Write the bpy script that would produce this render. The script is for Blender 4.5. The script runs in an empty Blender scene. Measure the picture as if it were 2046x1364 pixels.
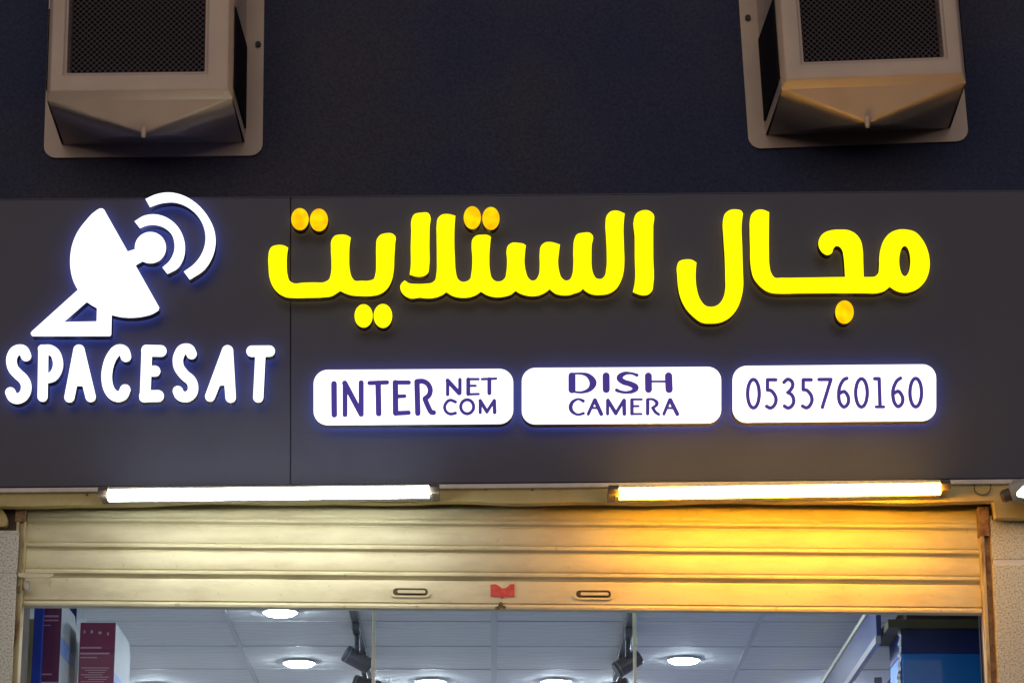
import bpy, bmesh, math, random
import numpy as np
from mathutils import Vector
from mathutils.geometry import tessellate_polygon

random.seed(7)
S = bpy.context.scene
COL = S.collection

# ------------------------------------------------------------------ camera
F_PX, W_PX, H_PX = 5700.0, 2046.0, 1364.0
PITCH = math.atan(1712.0 / F_PX)
YAW = math.atan(38.0 / F_PX * math.cos(PITCH))
CAM = Vector((0.0, -10.3, 1.6))
cam_data = bpy.data.cameras.new('camera')
cam_data.sensor_width = 36.0
cam_data.lens = 36.0 * F_PX / W_PX
cam_data.clip_start = 0.1
cam_data.clip_end = 400.0
cam = bpy.data.objects.new('camera', cam_data)
cam.location = CAM
cam.rotation_euler = (math.radians(90) + PITCH, 0, -YAW)
COL.objects.link(cam)
S.camera = cam

# ------------------------------------------------------------------ night sky, faint town glow
world = bpy.data.worlds.new('World')
S.world = world
world.use_nodes = True
wn = world.node_tree.nodes
bg = wn['Background']
bg.inputs['Color'].default_value = (0.50, 0.50, 0.72, 1)
bg.inputs['Strength'].default_value = 0.22

sun_data = bpy.data.lights.new('sun', 'SUN')
sun_data.energy = 0.92
sun_data.angle = math.radians(60)
sun_data.color = (1.0, 0.78, 0.58)
sun = bpy.data.objects.new('sun', sun_data)
sun.rotation_euler = (math.radians(87), 0, math.radians(-6))
sun.location = (-4, -12, 7)
COL.objects.link(sun)

S.view_settings.view_transform = 'Standard'
S.view_settings.look = 'None'
S.view_settings.exposure = 0.0
S.view_settings.gamma = 1.0
S.render.engine = 'CYCLES'
S.cycles.use_denoising = True
S.cycles.max_bounces = 8
S.cycles.diffuse_bounces = 4
S.cycles.sample_clamp_indirect = 6.0
S.cycles.caustics_reflective = False
S.cycles.caustics_refractive = False

# ------------------------------------------------------------------ geometry helpers
RIGHT = Vector((math.cos(YAW), -math.sin(YAW), 0))
FWD = Vector((math.sin(YAW) * math.cos(PITCH), math.cos(YAW) * math.cos(PITCH), math.sin(PITCH)))
UP = Vector((-math.sin(YAW) * math.sin(PITCH), -math.cos(YAW) * math.sin(PITCH), math.cos(PITCH)))


def ray(px, py):
    return RIGHT * (px - W_PX / 2) + UP * (H_PX / 2 - py) + FWD * F_PX


def at(px, py, Y):
    """point of the vertical plane y = Y seen at a position measured in the photograph"""
    d = ray(px, py)
    return CAM + d * ((Y - CAM.y) / d.y)


def at_z(px, py, Z):
    d = ray(px, py)
    return CAM + d * ((Z - CAM.z) / d.z)


ORIGIN = {}


def origin_of(o):
    return ORIGIN.get(o.name, Vector((0, 0, 0)))


def tag(o, label=None, cat=None, group=None, kind=None):
    if label: o['label'] = label
    if cat: o['category'] = cat
    if group: o['group'] = group
    if kind: o['kind'] = kind
    return o


def empty(name, loc):
    o = bpy.data.objects.new(name, None)
    o.empty_display_size = 0.1
    o.location = loc
    COL.objects.link(o)
    ORIGIN[o.name] = Vector(loc)
    return o


def link_mesh(name, verts, faces, mat, parent=None, smooth=False, base=None):
    """verts in world space; the object's origin is its parent's origin or its own base"""
    vs = [Vector(v) for v in verts]
    if parent is not None:
        org = origin_of(parent)
    elif base is not None:
        org = Vector(base)
    else:
        lo = [min(v[i] for v in vs) for i in range(3)]
        hi = [max(v[i] for v in vs) for i in range(3)]
        org = Vector(((lo[0] + hi[0]) / 2, (lo[1] + hi[1]) / 2, lo[2]))
    me = bpy.data.meshes.new(name)
    me.from_pydata([tuple(v - org) for v in vs], [], faces)
    bm = bmesh.new(); bm.from_mesh(me)
    bmesh.ops.recalc_face_normals(bm, faces=bm.faces)
    bm.to_mesh(me); bm.free()
    for p in me.polygons: p.use_smooth = smooth
    if isinstance(mat, (list, tuple)):
        for m in mat: me.materials.append(m)
    else:
        me.materials.append(mat)
    o = bpy.data.objects.new(name, me)
    COL.objects.link(o)
    if parent is not None:
        o.parent = parent
    else:
        o.location = org
    ORIGIN[o.name] = org
    return o


def bevel_obj(o, w, seg=2):
    bm = bmesh.new(); bm.from_mesh(o.data)
    bmesh.ops.bevel(bm, geom=list(bm.edges), offset=w, segments=seg, profile=0.6, affect='EDGES', clamp_overlap=True)
    bm.to_mesh(o.data); bm.free()
    return o


BOXF = [(0, 1, 2, 3), (7, 6, 5, 4), (0, 4, 5, 1), (1, 5, 6, 2), (2, 6, 7, 3), (3, 7, 4, 0)]


def box(name, lo, hi, mat, parent=None, bevel=0.0):
    (x0, y0, z0), (x1, y1, z1) = lo, hi
    v = [(x0, y0, z0), (x1, y0, z0), (x1, y0, z1), (x0, y0, z1), (x0, y1, z0), (x1, y1, z0), (x1, y1, z1), (x0, y1, z1)]
    o = link_mesh(name, v, BOXF, mat, parent)
    if bevel: bevel_obj(o, bevel)
    return o


def slab(name, quad, Y, thick, mat, parent=None, bevel=0.0):
    """a vertical board: quad measured in the photograph (TL, TR, BR, BL), front at y = Y"""
    p = [at(x, y, Y) for x, y in quad]
    v = p + [q + Vector((0, thick, 0)) for q in p]
    o = link_mesh(name, v, BOXF, mat, parent)
    if bevel: bevel_obj(o, bevel)
    return o


def tube(name, pts, r, mat, parent=None, n=10, caps=True):
    pts = [Vector(p) for p in pts]
    V, Fc = [], []
    up = None
    for i, p in enumerate(pts):
        t = (pts[min(i + 1, len(pts) - 1)] - pts[max(i - 1, 0)]).normalized()
        if up is None:
            up = Vector((0, 0, 1)) if abs(t.z) < 0.9 else Vector((1, 0, 0))
        a = t.cross(up).normalized(); b = a.cross(t).normalized(); up = b
        rr = r[i] if isinstance(r, (list, tuple)) else r
        for k in range(n):
            an = 2 * math.pi * k / n
            V.append(p + a * (math.cos(an) * rr) + b * (math.sin(an) * rr))
    for i in range(len(pts) - 1):
        for k in range(n):
            k2 = (k + 1) % n
            Fc.append((i * n + k, i * n + k2, (i + 1) * n + k2, (i + 1) * n + k))
    if caps:
        Fc.append(tuple(range(n))[::-1]); Fc.append(tuple(range((len(pts) - 1) * n, len(pts) * n)))
    o = link_mesh(name, V, Fc, mat, parent, smooth=True)
    sharp(o)
    return o


def sharp(o, ang=35):
    try:
        o.data.set_sharp_from_angle(angle=math.radians(ang))
    except Exception:
        pass


# ------------------------------------------------------------------ outline helpers (sign lettering)
def smooth_loop(pts, n=6):
    """closed Catmull-Rom through the points; a third value marks a corner"""
    m = len(pts)
    P = [np.array(p[:2], float) for p in pts]
    corner = [len(p) > 2 and p[2] for p in pts]
    out = []
    for i in range(m):
        p0, p1, p2, p3 = P[i - 1], P[i], P[(i + 1) % m], P[(i + 2) % m]
        d = np.linalg.norm(p2 - p1)
        def tan(a, b, c):
            la, lb = np.linalg.norm(b - a) + 1e-9, np.linalg.norm(c - b) + 1e-9
            v = (b - a) / la * lb + (c - b) / lb * la
            return v / (la + lb) * d
        t1 = (p2 - p1) if corner[i] else tan(p0, p1, p2)
        t2 = (p2 - p1) if corner[(i + 1) % m] else tan(p1, p2, p3)
        for k in range(n):
            s = k / n
            h = (2 * s**3 - 3 * s**2 + 1, s**3 - 2 * s**2 + s, -2 * s**3 + 3 * s**2, s**3 - s**2)
            out.append(tuple(h[0] * p1 + h[1] * t1 + h[2] * p2 + h[3] * t2))
    return out


def curve_pts(pts, n=8):
    """open smooth stroke through points, radius (third value) interpolated"""
    P = [np.array(p, float) for p in pts]
    if len(P) < 3: return P
    out = []
    for i in range(len(P) - 1):
        p0, p1, p2, p3 = P[max(i - 1, 0)], P[i], P[i + 1], P[min(i + 2, len(P) - 1)]
        for k in range(n):
            s = k / n
            out.append(0.5 * (2 * p1 + (p2 - p0) * s + (2 * p0 - 5 * p1 + 4 * p2 - p3) * s * s + (3 * p1 - p0 - 3 * p2 + p3) * s**3))
    out.append(P[-1])
    return out


def sd_strokes(strokes, X, Y):
    D = np.full(X.shape, 1e9)
    for st in strokes:
        for a, b in zip(st[:-1], st[1:]):
            ax, ay, ar = a; bx, by, br = b
            dx, dy = bx - ax, by - ay
            L = dx * dx + dy * dy + 1e-12
            h = np.clip(((X - ax) * dx + (Y - ay) * dy) / L, 0, 1)
            D = np.minimum(D, np.hypot(X - ax - dx * h, Y - ay - dy * h) - (ar + (br - ar) * h))
    return D


def sd_poly(poly, X, Y):
    D = np.full(X.shape, 1e9); inside = np.zeros(X.shape, bool)
    m = len(poly)
    for i in range(m):
        ax, ay = poly[i]; bx, by = poly[(i + 1) % m]
        dx, dy = bx - ax, by - ay
        h = np.clip(((X - ax) * dx + (Y - ay) * dy) / (dx * dx + dy * dy + 1e-12), 0, 1)
        D = np.minimum(D, np.hypot(X - ax - dx * h, Y - ay - dy * h))
        if abs(dy) > 1e-12:
            c = ((ay > Y) != (by > Y)) & (X < (bx - ax) * (Y - ay) / dy + ax)
            inside ^= c
    return np.where(inside, -D, D)


def contours(D, x0, y0, step):
    """marching squares on a signed distance grid -> closed loops"""
    H, W = D.shape
    Sg = D < 0
    nxt = {}
    pos = {}

    def ep(kind, i, j):
        key = (kind, i, j)
        if key not in pos:
            if kind == 0:
                a, b = D[i, j], D[i, j + 1]; t = a / (a - b); pos[key] = (x0 + (j + t) * step, y0 + i * step)
            else:
                a, b = D[i, j], D[i + 1, j]; t = a / (a - b); pos[key] = (x0 + j * step, y0 + (i + t) * step)
        return key
    c = Sg[:-1, :-1].astype(int) + 2 * Sg[:-1, 1:] + 4 * Sg[1:, 1:] + 8 * Sg[1:, :-1]
    TAB = {1: [(3, 0)], 2: [(0, 1)], 3: [(3, 1)], 4: [(1, 2)], 5: [(3, 0), (1, 2)], 6: [(0, 2)], 7: [(3, 2)],
           8: [(2, 3)], 9: [(2, 0)], 10: [(0, 1), (2, 3)], 11: [(2, 1)], 12: [(1, 3)], 13: [(1, 0)], 14: [(0, 3)]}
    for i, j in zip(*np.where((c > 0) & (c < 15))):
        E = [(0, i, j), (1, i, j + 1), (0, i + 1, j), (1, i, j)]
        for a, b in TAB[int(c[i, j])]:
            nxt[ep(*E[a])] = ep(*E[b])
    loops = []
    while nxt:
        k0 = next(iter(nxt)); k = k0; lp = []
        while k in nxt:
            lp.append(pos[k]); k = nxt.pop(k)
        if len(lp) > 5: loops.append(lp)
    return loops


def simplify(lp, tol):
    """Douglas-Peucker on a closed loop"""
    P = np.array(lp)
    far = int(np.argmax(np.hypot(*(P - P[0]).T)))
    keep = np.zeros(len(P), bool); keep[0] = keep[far] = True
    stack = [(0, far), (far, len(P))]
    PP = np.vstack([P, P[:1]])
    while stack:
        a, b = stack.pop()
        if b - a < 2: continue
        A, B = PP[a], PP[b]; d = B - A; L = np.hypot(*d) + 1e-12
        q = PP[a + 1:b] - A
        dist = np.abs(q[:, 0] * d[1] - q[:, 1] * d[0]) / L
        k = int(np.argmax(dist))
        if dist[k] > tol:
            m = a + 1 + k
            keep[m] = True; stack += [(a, m), (m, b)]
    return [tuple(p) for p, kf in zip(P, keep) if kf]


def area(lp):
    return 0.5 * sum(a[0] * b[1] - b[0] * a[1] for a, b in zip(lp, lp[1:] + lp[:1]))


def inside(pt, lp):
    x, y = pt; r = False
    for (ax, ay), (bx, by) in zip(lp, lp[1:] + lp[:1]):
        if (ay > y) != (by > y) and x < (bx - ax) * (y - ay) / (by - ay) + ax: r = not r
    return r


def shapes_from(strokes=(), polys=(), cuts=(), step=0.7, tol=0.07):
    """union of strokes and polygons (photo px) minus cuts -> list of (outer, [holes])"""
    xs = [p[0] for s in strokes for p in s] + [p[0] for q in polys for p in q]
    ys = [p[1] for s in strokes for p in s] + [p[1] for q in polys for p in q]
    rad = max([p[2] for s in strokes for p in s] + [0]) + 4 * step
    x0, x1, y0, y1 = min(xs) - rad, max(xs) + rad, min(ys) - rad, max(ys) + rad
    gx = np.arange(x0, x1 + step, step); gy = np.arange(y0, y1 + step, step)
    X, Y = np.meshgrid(gx, gy)
    D = np.full(X.shape, 1e9)
    if strokes: D = np.minimum(D, sd_strokes(strokes, X, Y))
    for q in polys: D = np.minimum(D, sd_poly(q, X, Y))
    for q in cuts: D = np.maximum(D, -sd_poly(q, X, Y))
    D = np.where(np.abs(D) < 1e-7, 1e-7, D)
    return group_loops([simplify(l, tol) for l in contours(D, x0, y0, step)])


def group_loops(loops):
    loops = [l for l in loops if len(l) >= 3 and abs(area(l)) > 0.5]
    loops.sort(key=lambda l: -abs(area(l)))
    out = []
    for l in loops:
        host = None
        for o in out:
            if inside(l[0], o[0]) and not any(inside(l[0], h) for h in o[1]): host = o
        if host: host[1].append(l)
        else: out.append((l, []))
    return out


def ellipse(cx, cy, rx, ry, n=40):
    return [(cx + rx * math.cos(2 * math.pi * k / n), cy + ry * math.sin(2 * math.pi * k / n)) for k in range(n)]


def to_plane(loop, Y):
    return [at(x, y, Y) for x, y in loop]


def fill_shape(shape, Y):
    """world verts + triangles filling a shape at plane Y"""
    loops = [to_plane(l, Y) for l in [shape[0]] + shape[1]]
    flat = [v for l in loops for v in l]
    tris = tessellate_polygon([[Vector((v.x, v.z, 0)) for v in l] for l in loops])
    return loops, flat, [tuple(t) for t in tris]


def slab_shape(name, shape_list, Y, thick, mat, parent):
    """solid prism of the shapes, front at Y"""
    V, Fc = [], []
    for sh in shape_list:
        loops, flat, tris = fill_shape(sh, Y)
        b = len(V); n = len(flat)
        V += flat + [v + Vector((0, thick, 0)) for v in flat]
        Fc += [tuple(b + i for i in t) for t in tris]
        Fc += [tuple(b + n + i for i in t[::-1]) for t in tris]
        k = b
        for l in loops:
            m = len(l)
            for i in range(m):
                j = (i + 1) % m
                Fc.append((k + i, k + j, k + j + n, k + i + n))
            k += m
    return link_mesh(name, V, Fc, mat, parent)


# ------------------------------------------------------------------ materials
M = {}


def nodes_of(name):
    m = bpy.data.materials.new(name)
    m.use_nodes = True
    return m, m.node_tree.nodes, m.node_tree.links, m.node_tree.nodes['Principled BSDF']


def mat(name, c1, c2=None, rough=0.6, metal=0.0, scale=8.0, detail=6.0, bump=0.0, bump_scale=60.0, stretch=None, lo=0.35, hi=0.65, spec=0.5, emit=None, estr=0.0):
    m, N, L, b = nodes_of(name)
    b.inputs['Roughness'].default_value = rough
    b.inputs['Metallic'].default_value = metal
    b.inputs['Specular IOR Level'].default_value = spec
    tc = N.new('ShaderNodeTexCoord')
    mp = N.new('ShaderNodeMapping')
    L.new(tc.outputs['Object'], mp.inputs['Vector'])
    if stretch: mp.inputs['Scale'].default_value = stretch
    if c2 is None:
        b.inputs['Base Color'].default_value = (*c1, 1)
    else:
        nz = N.new('ShaderNodeTexNoise')
        nz.inputs['Scale'].default_value = scale
        nz.inputs['Detail'].default_value = detail
        nz.inputs['Roughness'].default_value = 0.6
        L.new(mp.outputs['Vector'], nz.inputs['Vector'])
        r = N.new('ShaderNodeValToRGB')
        r.color_ramp.elements[0].position = lo; r.color_ramp.elements[0].color = (*c1, 1)
        r.color_ramp.elements[1].position = hi; r.color_ramp.elements[1].color = (*c2, 1)
        L.new(nz.outputs['Fac'], r.inputs['Fac'])
        L.new(r.outputs['Color'], b.inputs['Base Color'])
    if bump:
        nb = N.new('ShaderNodeTexNoise')
        nb.inputs['Scale'].default_value = bump_scale
        nb.inputs['Detail'].default_value = 5
        L.new(mp.outputs['Vector'], nb.inputs['Vector'])
        bp = N.new('ShaderNodeBump')
        bp.inputs['Strength'].default_value = bump
        bp.inputs['Distance'].default_value = 0.01
        L.new(nb.outputs['Fac'], bp.inputs['Height'])
        L.new(bp.outputs['Normal'], b.inputs['Normal'])
    if emit:
        b.inputs['Emission Color'].default_value = (*emit, 1)
        b.inputs['Emission Strength'].default_value = estr
    M[name] = m
    return m


def glow(name, color, strength):
    m, N, L, b = nodes_of(name)
    b.inputs['Base Color'].default_value = (0.8, 0.8, 0.8, 1)
    b.inputs['Roughness'].default_value = 0.4
    b.inputs['Emission Color'].default_value = (*color, 1)
    b.inputs['Emission Strength'].default_value = strength
    M[name] = m
    return m


def glow_varied(name, c1, c2, strength, scale):
    """lit acrylic face whose diodes shine unevenly"""
    m, N, L, b = nodes_of(name)
    tc = N.new('ShaderNodeTexCoord')
    nz = N.new('ShaderNodeTexNoise'); nz.inputs['Scale'].default_value = scale; nz.inputs['Detail'].default_value = 1
    L.new(tc.outputs['Object'], nz.inputs['Vector'])
    r = N.new('ShaderNodeValToRGB')
    r.color_ramp.elements[0].position = 0.35; r.color_ramp.elements[0].color = (*c1, 1)
    r.color_ramp.elements[1].position = 0.65; r.color_ramp.elements[1].color = (*c2, 1)
    L.new(nz.outputs['Fac'], r.inputs['Fac'])
    b.inputs['Base Color'].default_value = (0.3, 0.25, 0.0, 1)
    b.inputs['Specular IOR Level'].default_value = 0.1
    L.new(r.outputs['Color'], b.inputs['Emission Color'])
    b.inputs['Emission Strength'].default_value = strength
    M[name] = m
    return m


mat('panel_grey', (0.036, 0.042, 0.082), (0.044, 0.050, 0.092), rough=0.42, scale=3, bump=0.02, bump_scale=8, spec=0.45)
mat('plaster_brown', (0.10, 0.075, 0.06), (0.16, 0.12, 0.09), rough=0.9, scale=12, bump=0.4)
mat('panel_seam', (0.02, 0.02, 0.025), rough=0.9)
mat('aluminium', (0.55, 0.53, 0.50), (0.66, 0.64, 0.60), rough=0.45, metal=0.2, scale=12)
mat('lintel_paint', (0.60, 0.50, 0.20), (0.70, 0.62, 0.30), rough=0.75, scale=9, bump=0.3, bump_scale=25)
mat('casing_dark', (0.05, 0.045, 0.06), rough=0.5)
mat('casing_brown', (0.045, 0.03, 0.02), rough=0.5)
glow('face_white', (0.90, 0.94, 1.0), 1.25)
glow('face_box', (0.90, 0.94, 1.0), 1.2)
glow_varied('face_yellow', (1.0, 0.93, 0.0), (1.0, 0.97, 0.0), 1.25, 9)
glow_varied('face_amber', (1.0, 0.44, 0.0), (1.0, 0.72, 0.0), 1.05, 22)
glow('halo_blue', (0.26, 0.32, 1.0), 3.8)
glow('halo_amber', (1.0, 0.66, 0.20), 1.5)
mat('print_blue', (0.03, 0.02, 0.16), rough=0.5, emit=(0.045, 0.022, 0.26), estr=0.75)
mat('hood_plastic', (0.56, 0.44, 0.34), (0.63, 0.50, 0.385), rough=0.34, scale=5, bump=0.04, bump_scale=40, spec=0.6)
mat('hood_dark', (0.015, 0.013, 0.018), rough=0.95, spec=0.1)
mat('wire_grey', (0.16, 0.14, 0.15), rough=0.6, metal=0.3)
mat('bolt_black', (0.01, 0.01, 0.01), rough=0.5)
mat('lamp_white', (0.36, 0.37, 0.36), rough=0.5)
mat('lamp_cap', (0.11, 0.09, 0.075), rough=0.5)
glow('tube_cool', (1.0, 0.985, 0.86), 29.0)
glow('tube_cool_dim', (0.95, 1.0, 0.86), 19.0)
glow('tube_warm_dim', (1.0, 0.52, 0.06), 44.0)
glow('tube_warm', (1.0, 0.41, 0.018), 70.0)
glow('tube_core', (0.95, 1.0, 0.85), 26.0)
mat('rail_rust', (0.62, 0.55, 0.34), (0.20, 0.09, 0.04), rough=0.8, scale=16, lo=0.50, hi=0.66, bump=0.3, bump_scale=60, stretch=(1, 1, 0.3))
mat('rust', (0.44, 0.29, 0.16), (0.20, 0.11, 0.07), rough=0.9, scale=30, bump=0.5, bump_scale=80)
mat('granite', (0.72, 0.74, 0.64), (0.36, 0.38, 0.34), rough=0.35, scale=150, detail=3, lo=0.48, hi=0.62)
mat('mortar', (0.80, 0.82, 0.84), rough=0.8)
mat('slot_shade', (0.10, 0.08, 0.05), rough=0.7)
mat('tag_red', (0.62, 0.04, 0.04), (0.75, 0.10, 0.08), rough=0.4, scale=60)
mat('brass', (0.30, 0.20, 0.08), (0.10, 0.07, 0.04), rough=0.5, metal=0.5, scale=80)
mat('blue_metal', (0.015, 0.05, 0.42), (0.02, 0.06, 0.48), rough=0.45, scale=4)
mat('blue_board', (0.012, 0.028, 0.16), (0.018, 0.034, 0.19), rough=0.5, scale=3)
mat('blue_bright', (0.0, 0.24, 1.0), (0.0, 0.26, 1.0), rough=0.4, scale=5)
mat('navy', (0.012, 0.030, 0.24), (0.016, 0.036, 0.28), rough=0.5, scale=6)
mat('olive', (0.10, 0.085, 0.05), (0.13, 0.11, 0.07), rough=0.7, scale=10)
mat('dark_brown', (0.05, 0.025, 0.02), rough=0.8)
mat('cream', (0.72, 0.70, 0.60), rough=0.6)
mat('pale_grey', (0.42, 0.42, 0.46), rough=0.6)
mat('maroon_a', (0.15, 0.026, 0.095), (0.18, 0.032, 0.11), rough=0.5, scale=6)
mat('maroon_b', (0.24, 0.03, 0.10), (0.28, 0.036, 0.12), rough=0.5, scale=6)
mat('carton_white', (0.42, 0.45, 0.49), (0.48, 0.50, 0.54), rough=0.55, scale=6)
mat('carton_blue', (0.12, 0.24, 0.62), (0.20, 0.34, 0.72), rough=0.5, scale=25)
mat('carton_pink', (0.62, 0.36, 0.46), rough=0.5)
mat('spot_black', (0.030, 0.036, 0.055), rough=0.4)
mat('spot_ring', (0.10, 0.12, 0.17), rough=0.3)
glow('downlight_glow', (0.82, 0.90, 1.0), 138.0)
mat('white_rim', (0.8, 0.8, 0.8), rough=0.4)
mat('grid_white', (0.55, 0.56, 0.60), rough=0.5)
mat('interior_wall', (0.62, 0.63, 0.66), rough=0.8)
mat('interior_floor', (0.60, 0.60, 0.60), (0.66, 0.66, 0.66), rough=0.35, scale=3)
mat('asphalt', (0.045, 0.045, 0.048), (0.06, 0.06, 0.06), rough=0.9, scale=30, bump=0.4, bump_scale=90)
mat('pavement', (0.26, 0.25, 0.23), (0.33, 0.31, 0.28), rough=0.85, scale=6, bump=0.2, bump_scale=60)
mat('kerb_stone', (0.34, 0.33, 0.31), rough=0.85)
mat('glass_edge', (0.88, 0.95, 0.90), (0.95, 0.95, 0.82), rough=0.3, scale=5)
mat('cable', (0.14, 0.11, 0.05), rough=0.6)
mat('flood_grey', (0.42, 0.46, 0.44), rough=0.5)


def shutter_paint():
    m, N, L, b = nodes_of('shutter_paint')
    tc = N.new('ShaderNodeTexCoord')
    n1 = N.new('ShaderNodeTexNoise'); n1.inputs['Scale'].default_value = 3.0; n1.inputs['Detail'].default_value = 8; n1.inputs['Roughness'].default_value = 0.65
    mp = N.new('ShaderNodeMapping'); mp.inputs['Scale'].default_value = (1, 1, 4)
    L.new(tc.outputs['Object'], mp.inputs['Vector']); L.new(mp.outputs['Vector'], n1.inputs['Vector'])
    r1 = N.new('ShaderNodeValToRGB')
    r1.color_ramp.elements[0].position = 0.30; r1.color_ramp.elements[0].color = (0.58, 0.53, 0.36, 1)
    r1.color_ramp.elements[1].position = 0.55; r1.color_ramp.elements[1].color = (0.76, 0.73, 0.52, 1)
    L.new(n1.outputs['Fac'], r1.inputs['Fac'])
    n2 = N.new('ShaderNodeTexNoise'); n2.inputs['Scale'].default_value = 28; n2.inputs['Detail'].default_value = 4
    L.new(tc.outputs['Object'], n2.inputs['Vector'])
    r2 = N.new('ShaderNodeValToRGB')
    r2.color_ramp.elements[0].position = 0.24; r2.color_ramp.elements[0].color = (0.55, 0.5, 0.42, 1)
    r2.color_ramp.elements[1].position = 0.33; r2.color_ramp.elements[1].color = (1, 1, 1, 1)
    L.new(n2.outputs['Fac'], r2.inputs['Fac'])
    mx = N.new('ShaderNodeMixRGB'); mx.blend_type = 'MULTIPLY'; mx.inputs['Fac'].default_value = 0.7
    L.new(r1.outputs['Color'], mx.inputs['Color1']); L.new(r2.outputs['Color'], mx.inputs['Color2'])
    L.new(mx.outputs['Color'], b.inputs['Base Color'])
    b.inputs['Roughness'].default_value = 0.42
    M['shutter_paint'] = m


def tile_mat():
    m, N, L, b = nodes_of('ceiling_tile')
    tc = N.new('ShaderNodeTexCoord')
    wv = N.new('ShaderNodeTexWave'); wv.bands_direction = 'Y'
    wv.inputs['Scale'].default_value = 4.2; wv.inputs['Distortion'].default_value = 9.0; wv.inputs['Detail'].default_value = 2
    L.new(tc.outputs['Object'], wv.inputs['Vector'])
    r = N.new('ShaderNodeValToRGB')
    r.color_ramp.elements[0].color = (0.67, 0.68, 0.71, 1); r.color_ramp.elements[1].color = (0.74, 0.75, 0.77, 1)
    L.new(wv.outputs['Fac'], r.inputs['Fac']); L.new(r.outputs['Color'], b.inputs['Base Color'])
    bp = N.new('ShaderNodeBump'); bp.inputs['Strength'].default_value = 0.06; bp.inputs['Distance'].default_value = 0.01
    L.new(wv.outputs['Fac'], bp.inputs['Height']); L.new(bp.outputs['Normal'], b.inputs['Normal'])
    b.inputs['Roughness'].default_value = 0.8
    M['ceiling_tile'] = m


def glass_mat():
    m, N, L, b = nodes_of('clear_glass')
    N.remove(b)
    out = N['Material Output']
    tr = N.new('ShaderNodeBsdfTransparent'); tr.inputs['Color'].default_value = (0.93, 0.96, 0.95, 1)
    gl = N.new('ShaderNodeBsdfGlossy'); gl.inputs['Roughness'].default_value = 0.03
    mx = N.new('ShaderNodeMixShader'); mx.inputs['Fac'].default_value = 0.010
    L.new(tr.outputs[0], mx.inputs[1]); L.new(gl.outputs[0], mx.inputs[2]); L.new(mx.outputs[0], out.inputs['Surface'])
    M['clear_glass'] = m




def plaster_mat():
    m, N, L, b = nodes_of('plaster_dark')
    tc = N.new('ShaderNodeTexCoord')
    big = N.new('ShaderNodeTexNoise'); big.inputs['Scale'].default_value = 0.85; big.inputs['Detail'].default_value = 3
    fine = N.new('ShaderNodeTexNoise'); fine.inputs['Scale'].default_value = 80; fine.inputs['Detail'].default_value = 5
    for n in (big, fine): L.new(tc.outputs['Object'], n.inputs['Vector'])
    r = N.new('ShaderNodeValToRGB')
    r.color_ramp.elements[0].position = 0.40; r.color_ramp.elements[0].color = (0.054, 0.067, 0.135, 1)
    r.color_ramp.elements[1].position = 0.62; r.color_ramp.elements[1].color = (0.086, 0.085, 0.110, 1)
    L.new(big.outputs['Fac'], r.inputs['Fac'])
    g = N.new('ShaderNodeValToRGB')
    g.color_ramp.elements[0].position = 0.3; g.color_ramp.elements[0].color = (0.66, 0.66, 0.66, 1)
    g.color_ramp.elements[1].position = 0.7; g.color_ramp.elements[1].color = (1, 1, 1, 1)
    L.new(fine.outputs['Fac'], g.inputs['Fac'])
    mx = N.new('ShaderNodeMixRGB'); mx.blend_type = 'MULTIPLY'; mx.inputs['Fac'].default_value = 1
    L.new(r.outputs['Color'], mx.inputs['Color1']); L.new(g.outputs['Color'], mx.inputs['Color2'])
    L.new(mx.outputs['Color'], b.inputs['Base Color'])
    bp = N.new('ShaderNodeBump'); bp.inputs['Strength'].default_value = 0.5; bp.inputs['Distance'].default_value = 0.01
    L.new(fine.outputs['Fac'], bp.inputs['Height']); L.new(bp.outputs['Normal'], b.inputs['Normal'])
    b.inputs['Roughness'].default_value = 0.9; b.inputs['Specular IOR Level'].default_value = 0.2
    M['plaster_dark'] = m


shutter_paint(); tile_mat(); glass_mat(); plaster_mat()

# depths of the planes of the shop front (metres; smaller is nearer the street)
Y_WALL, Y_PANEL, Y_FACE = 0.34, 0.0, -0.088
Y_LINTEL, Y_PILLAR, Y_RAIL, Y_SHUT = 0.02, 0.09, 0.11, 0.155

# ================================================================== ground and street
def sheet(name, x0, x1, y0, y1, z, m):
    o = link_mesh(name, [(x0, y0, z), (x1, y0, z), (x1, y1, z), (x0, y1, z)], [(0, 1, 2, 3)], m)
    return tag(o, kind='structure')

sheet('ground', -150, 150, -150, 150, 0.0, M['asphalt'])
o = box('pavement', (-30, -3.2, 0.0), (30, 0.02, 0.14), M['pavement']); tag(o, kind='structure')
o = box('kerb', (-30, -3.36, 0.0), (30, -3.204, 0.15), M['kerb_stone'], bevel=0.01); tag(o, kind='structure')

# ================================================================== building shell
bld = empty('shop_building', (0, 0.3, 0))
tag(bld, 'dark plastered shop building with a pale yellow lintel above its doorway', 'building')
zt = 8.5
p_l, p_r = at(-900, 430, Y_WALL), at(2950, 430, Y_WALL)
link_mesh('upper_wall', [(p_l.x, Y_WALL, (at(0, 400, 0).z - 0.4)), (p_r.x, Y_WALL, (at(0, 400, 0).z - 0.4)), (p_r.x, Y_WALL, zt), (p_l.x, Y_WALL, zt),
                         (p_l.x, Y_WALL + 0.2, (at(0, 400, 0).z - 0.4)), (p_r.x, Y_WALL + 0.2, (at(0, 400, 0).z - 0.4)), (p_r.x, Y_WALL + 0.2, zt), (p_l.x, Y_WALL + 0.2, zt)], BOXF, M['plaster_dark'], bld)

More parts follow.
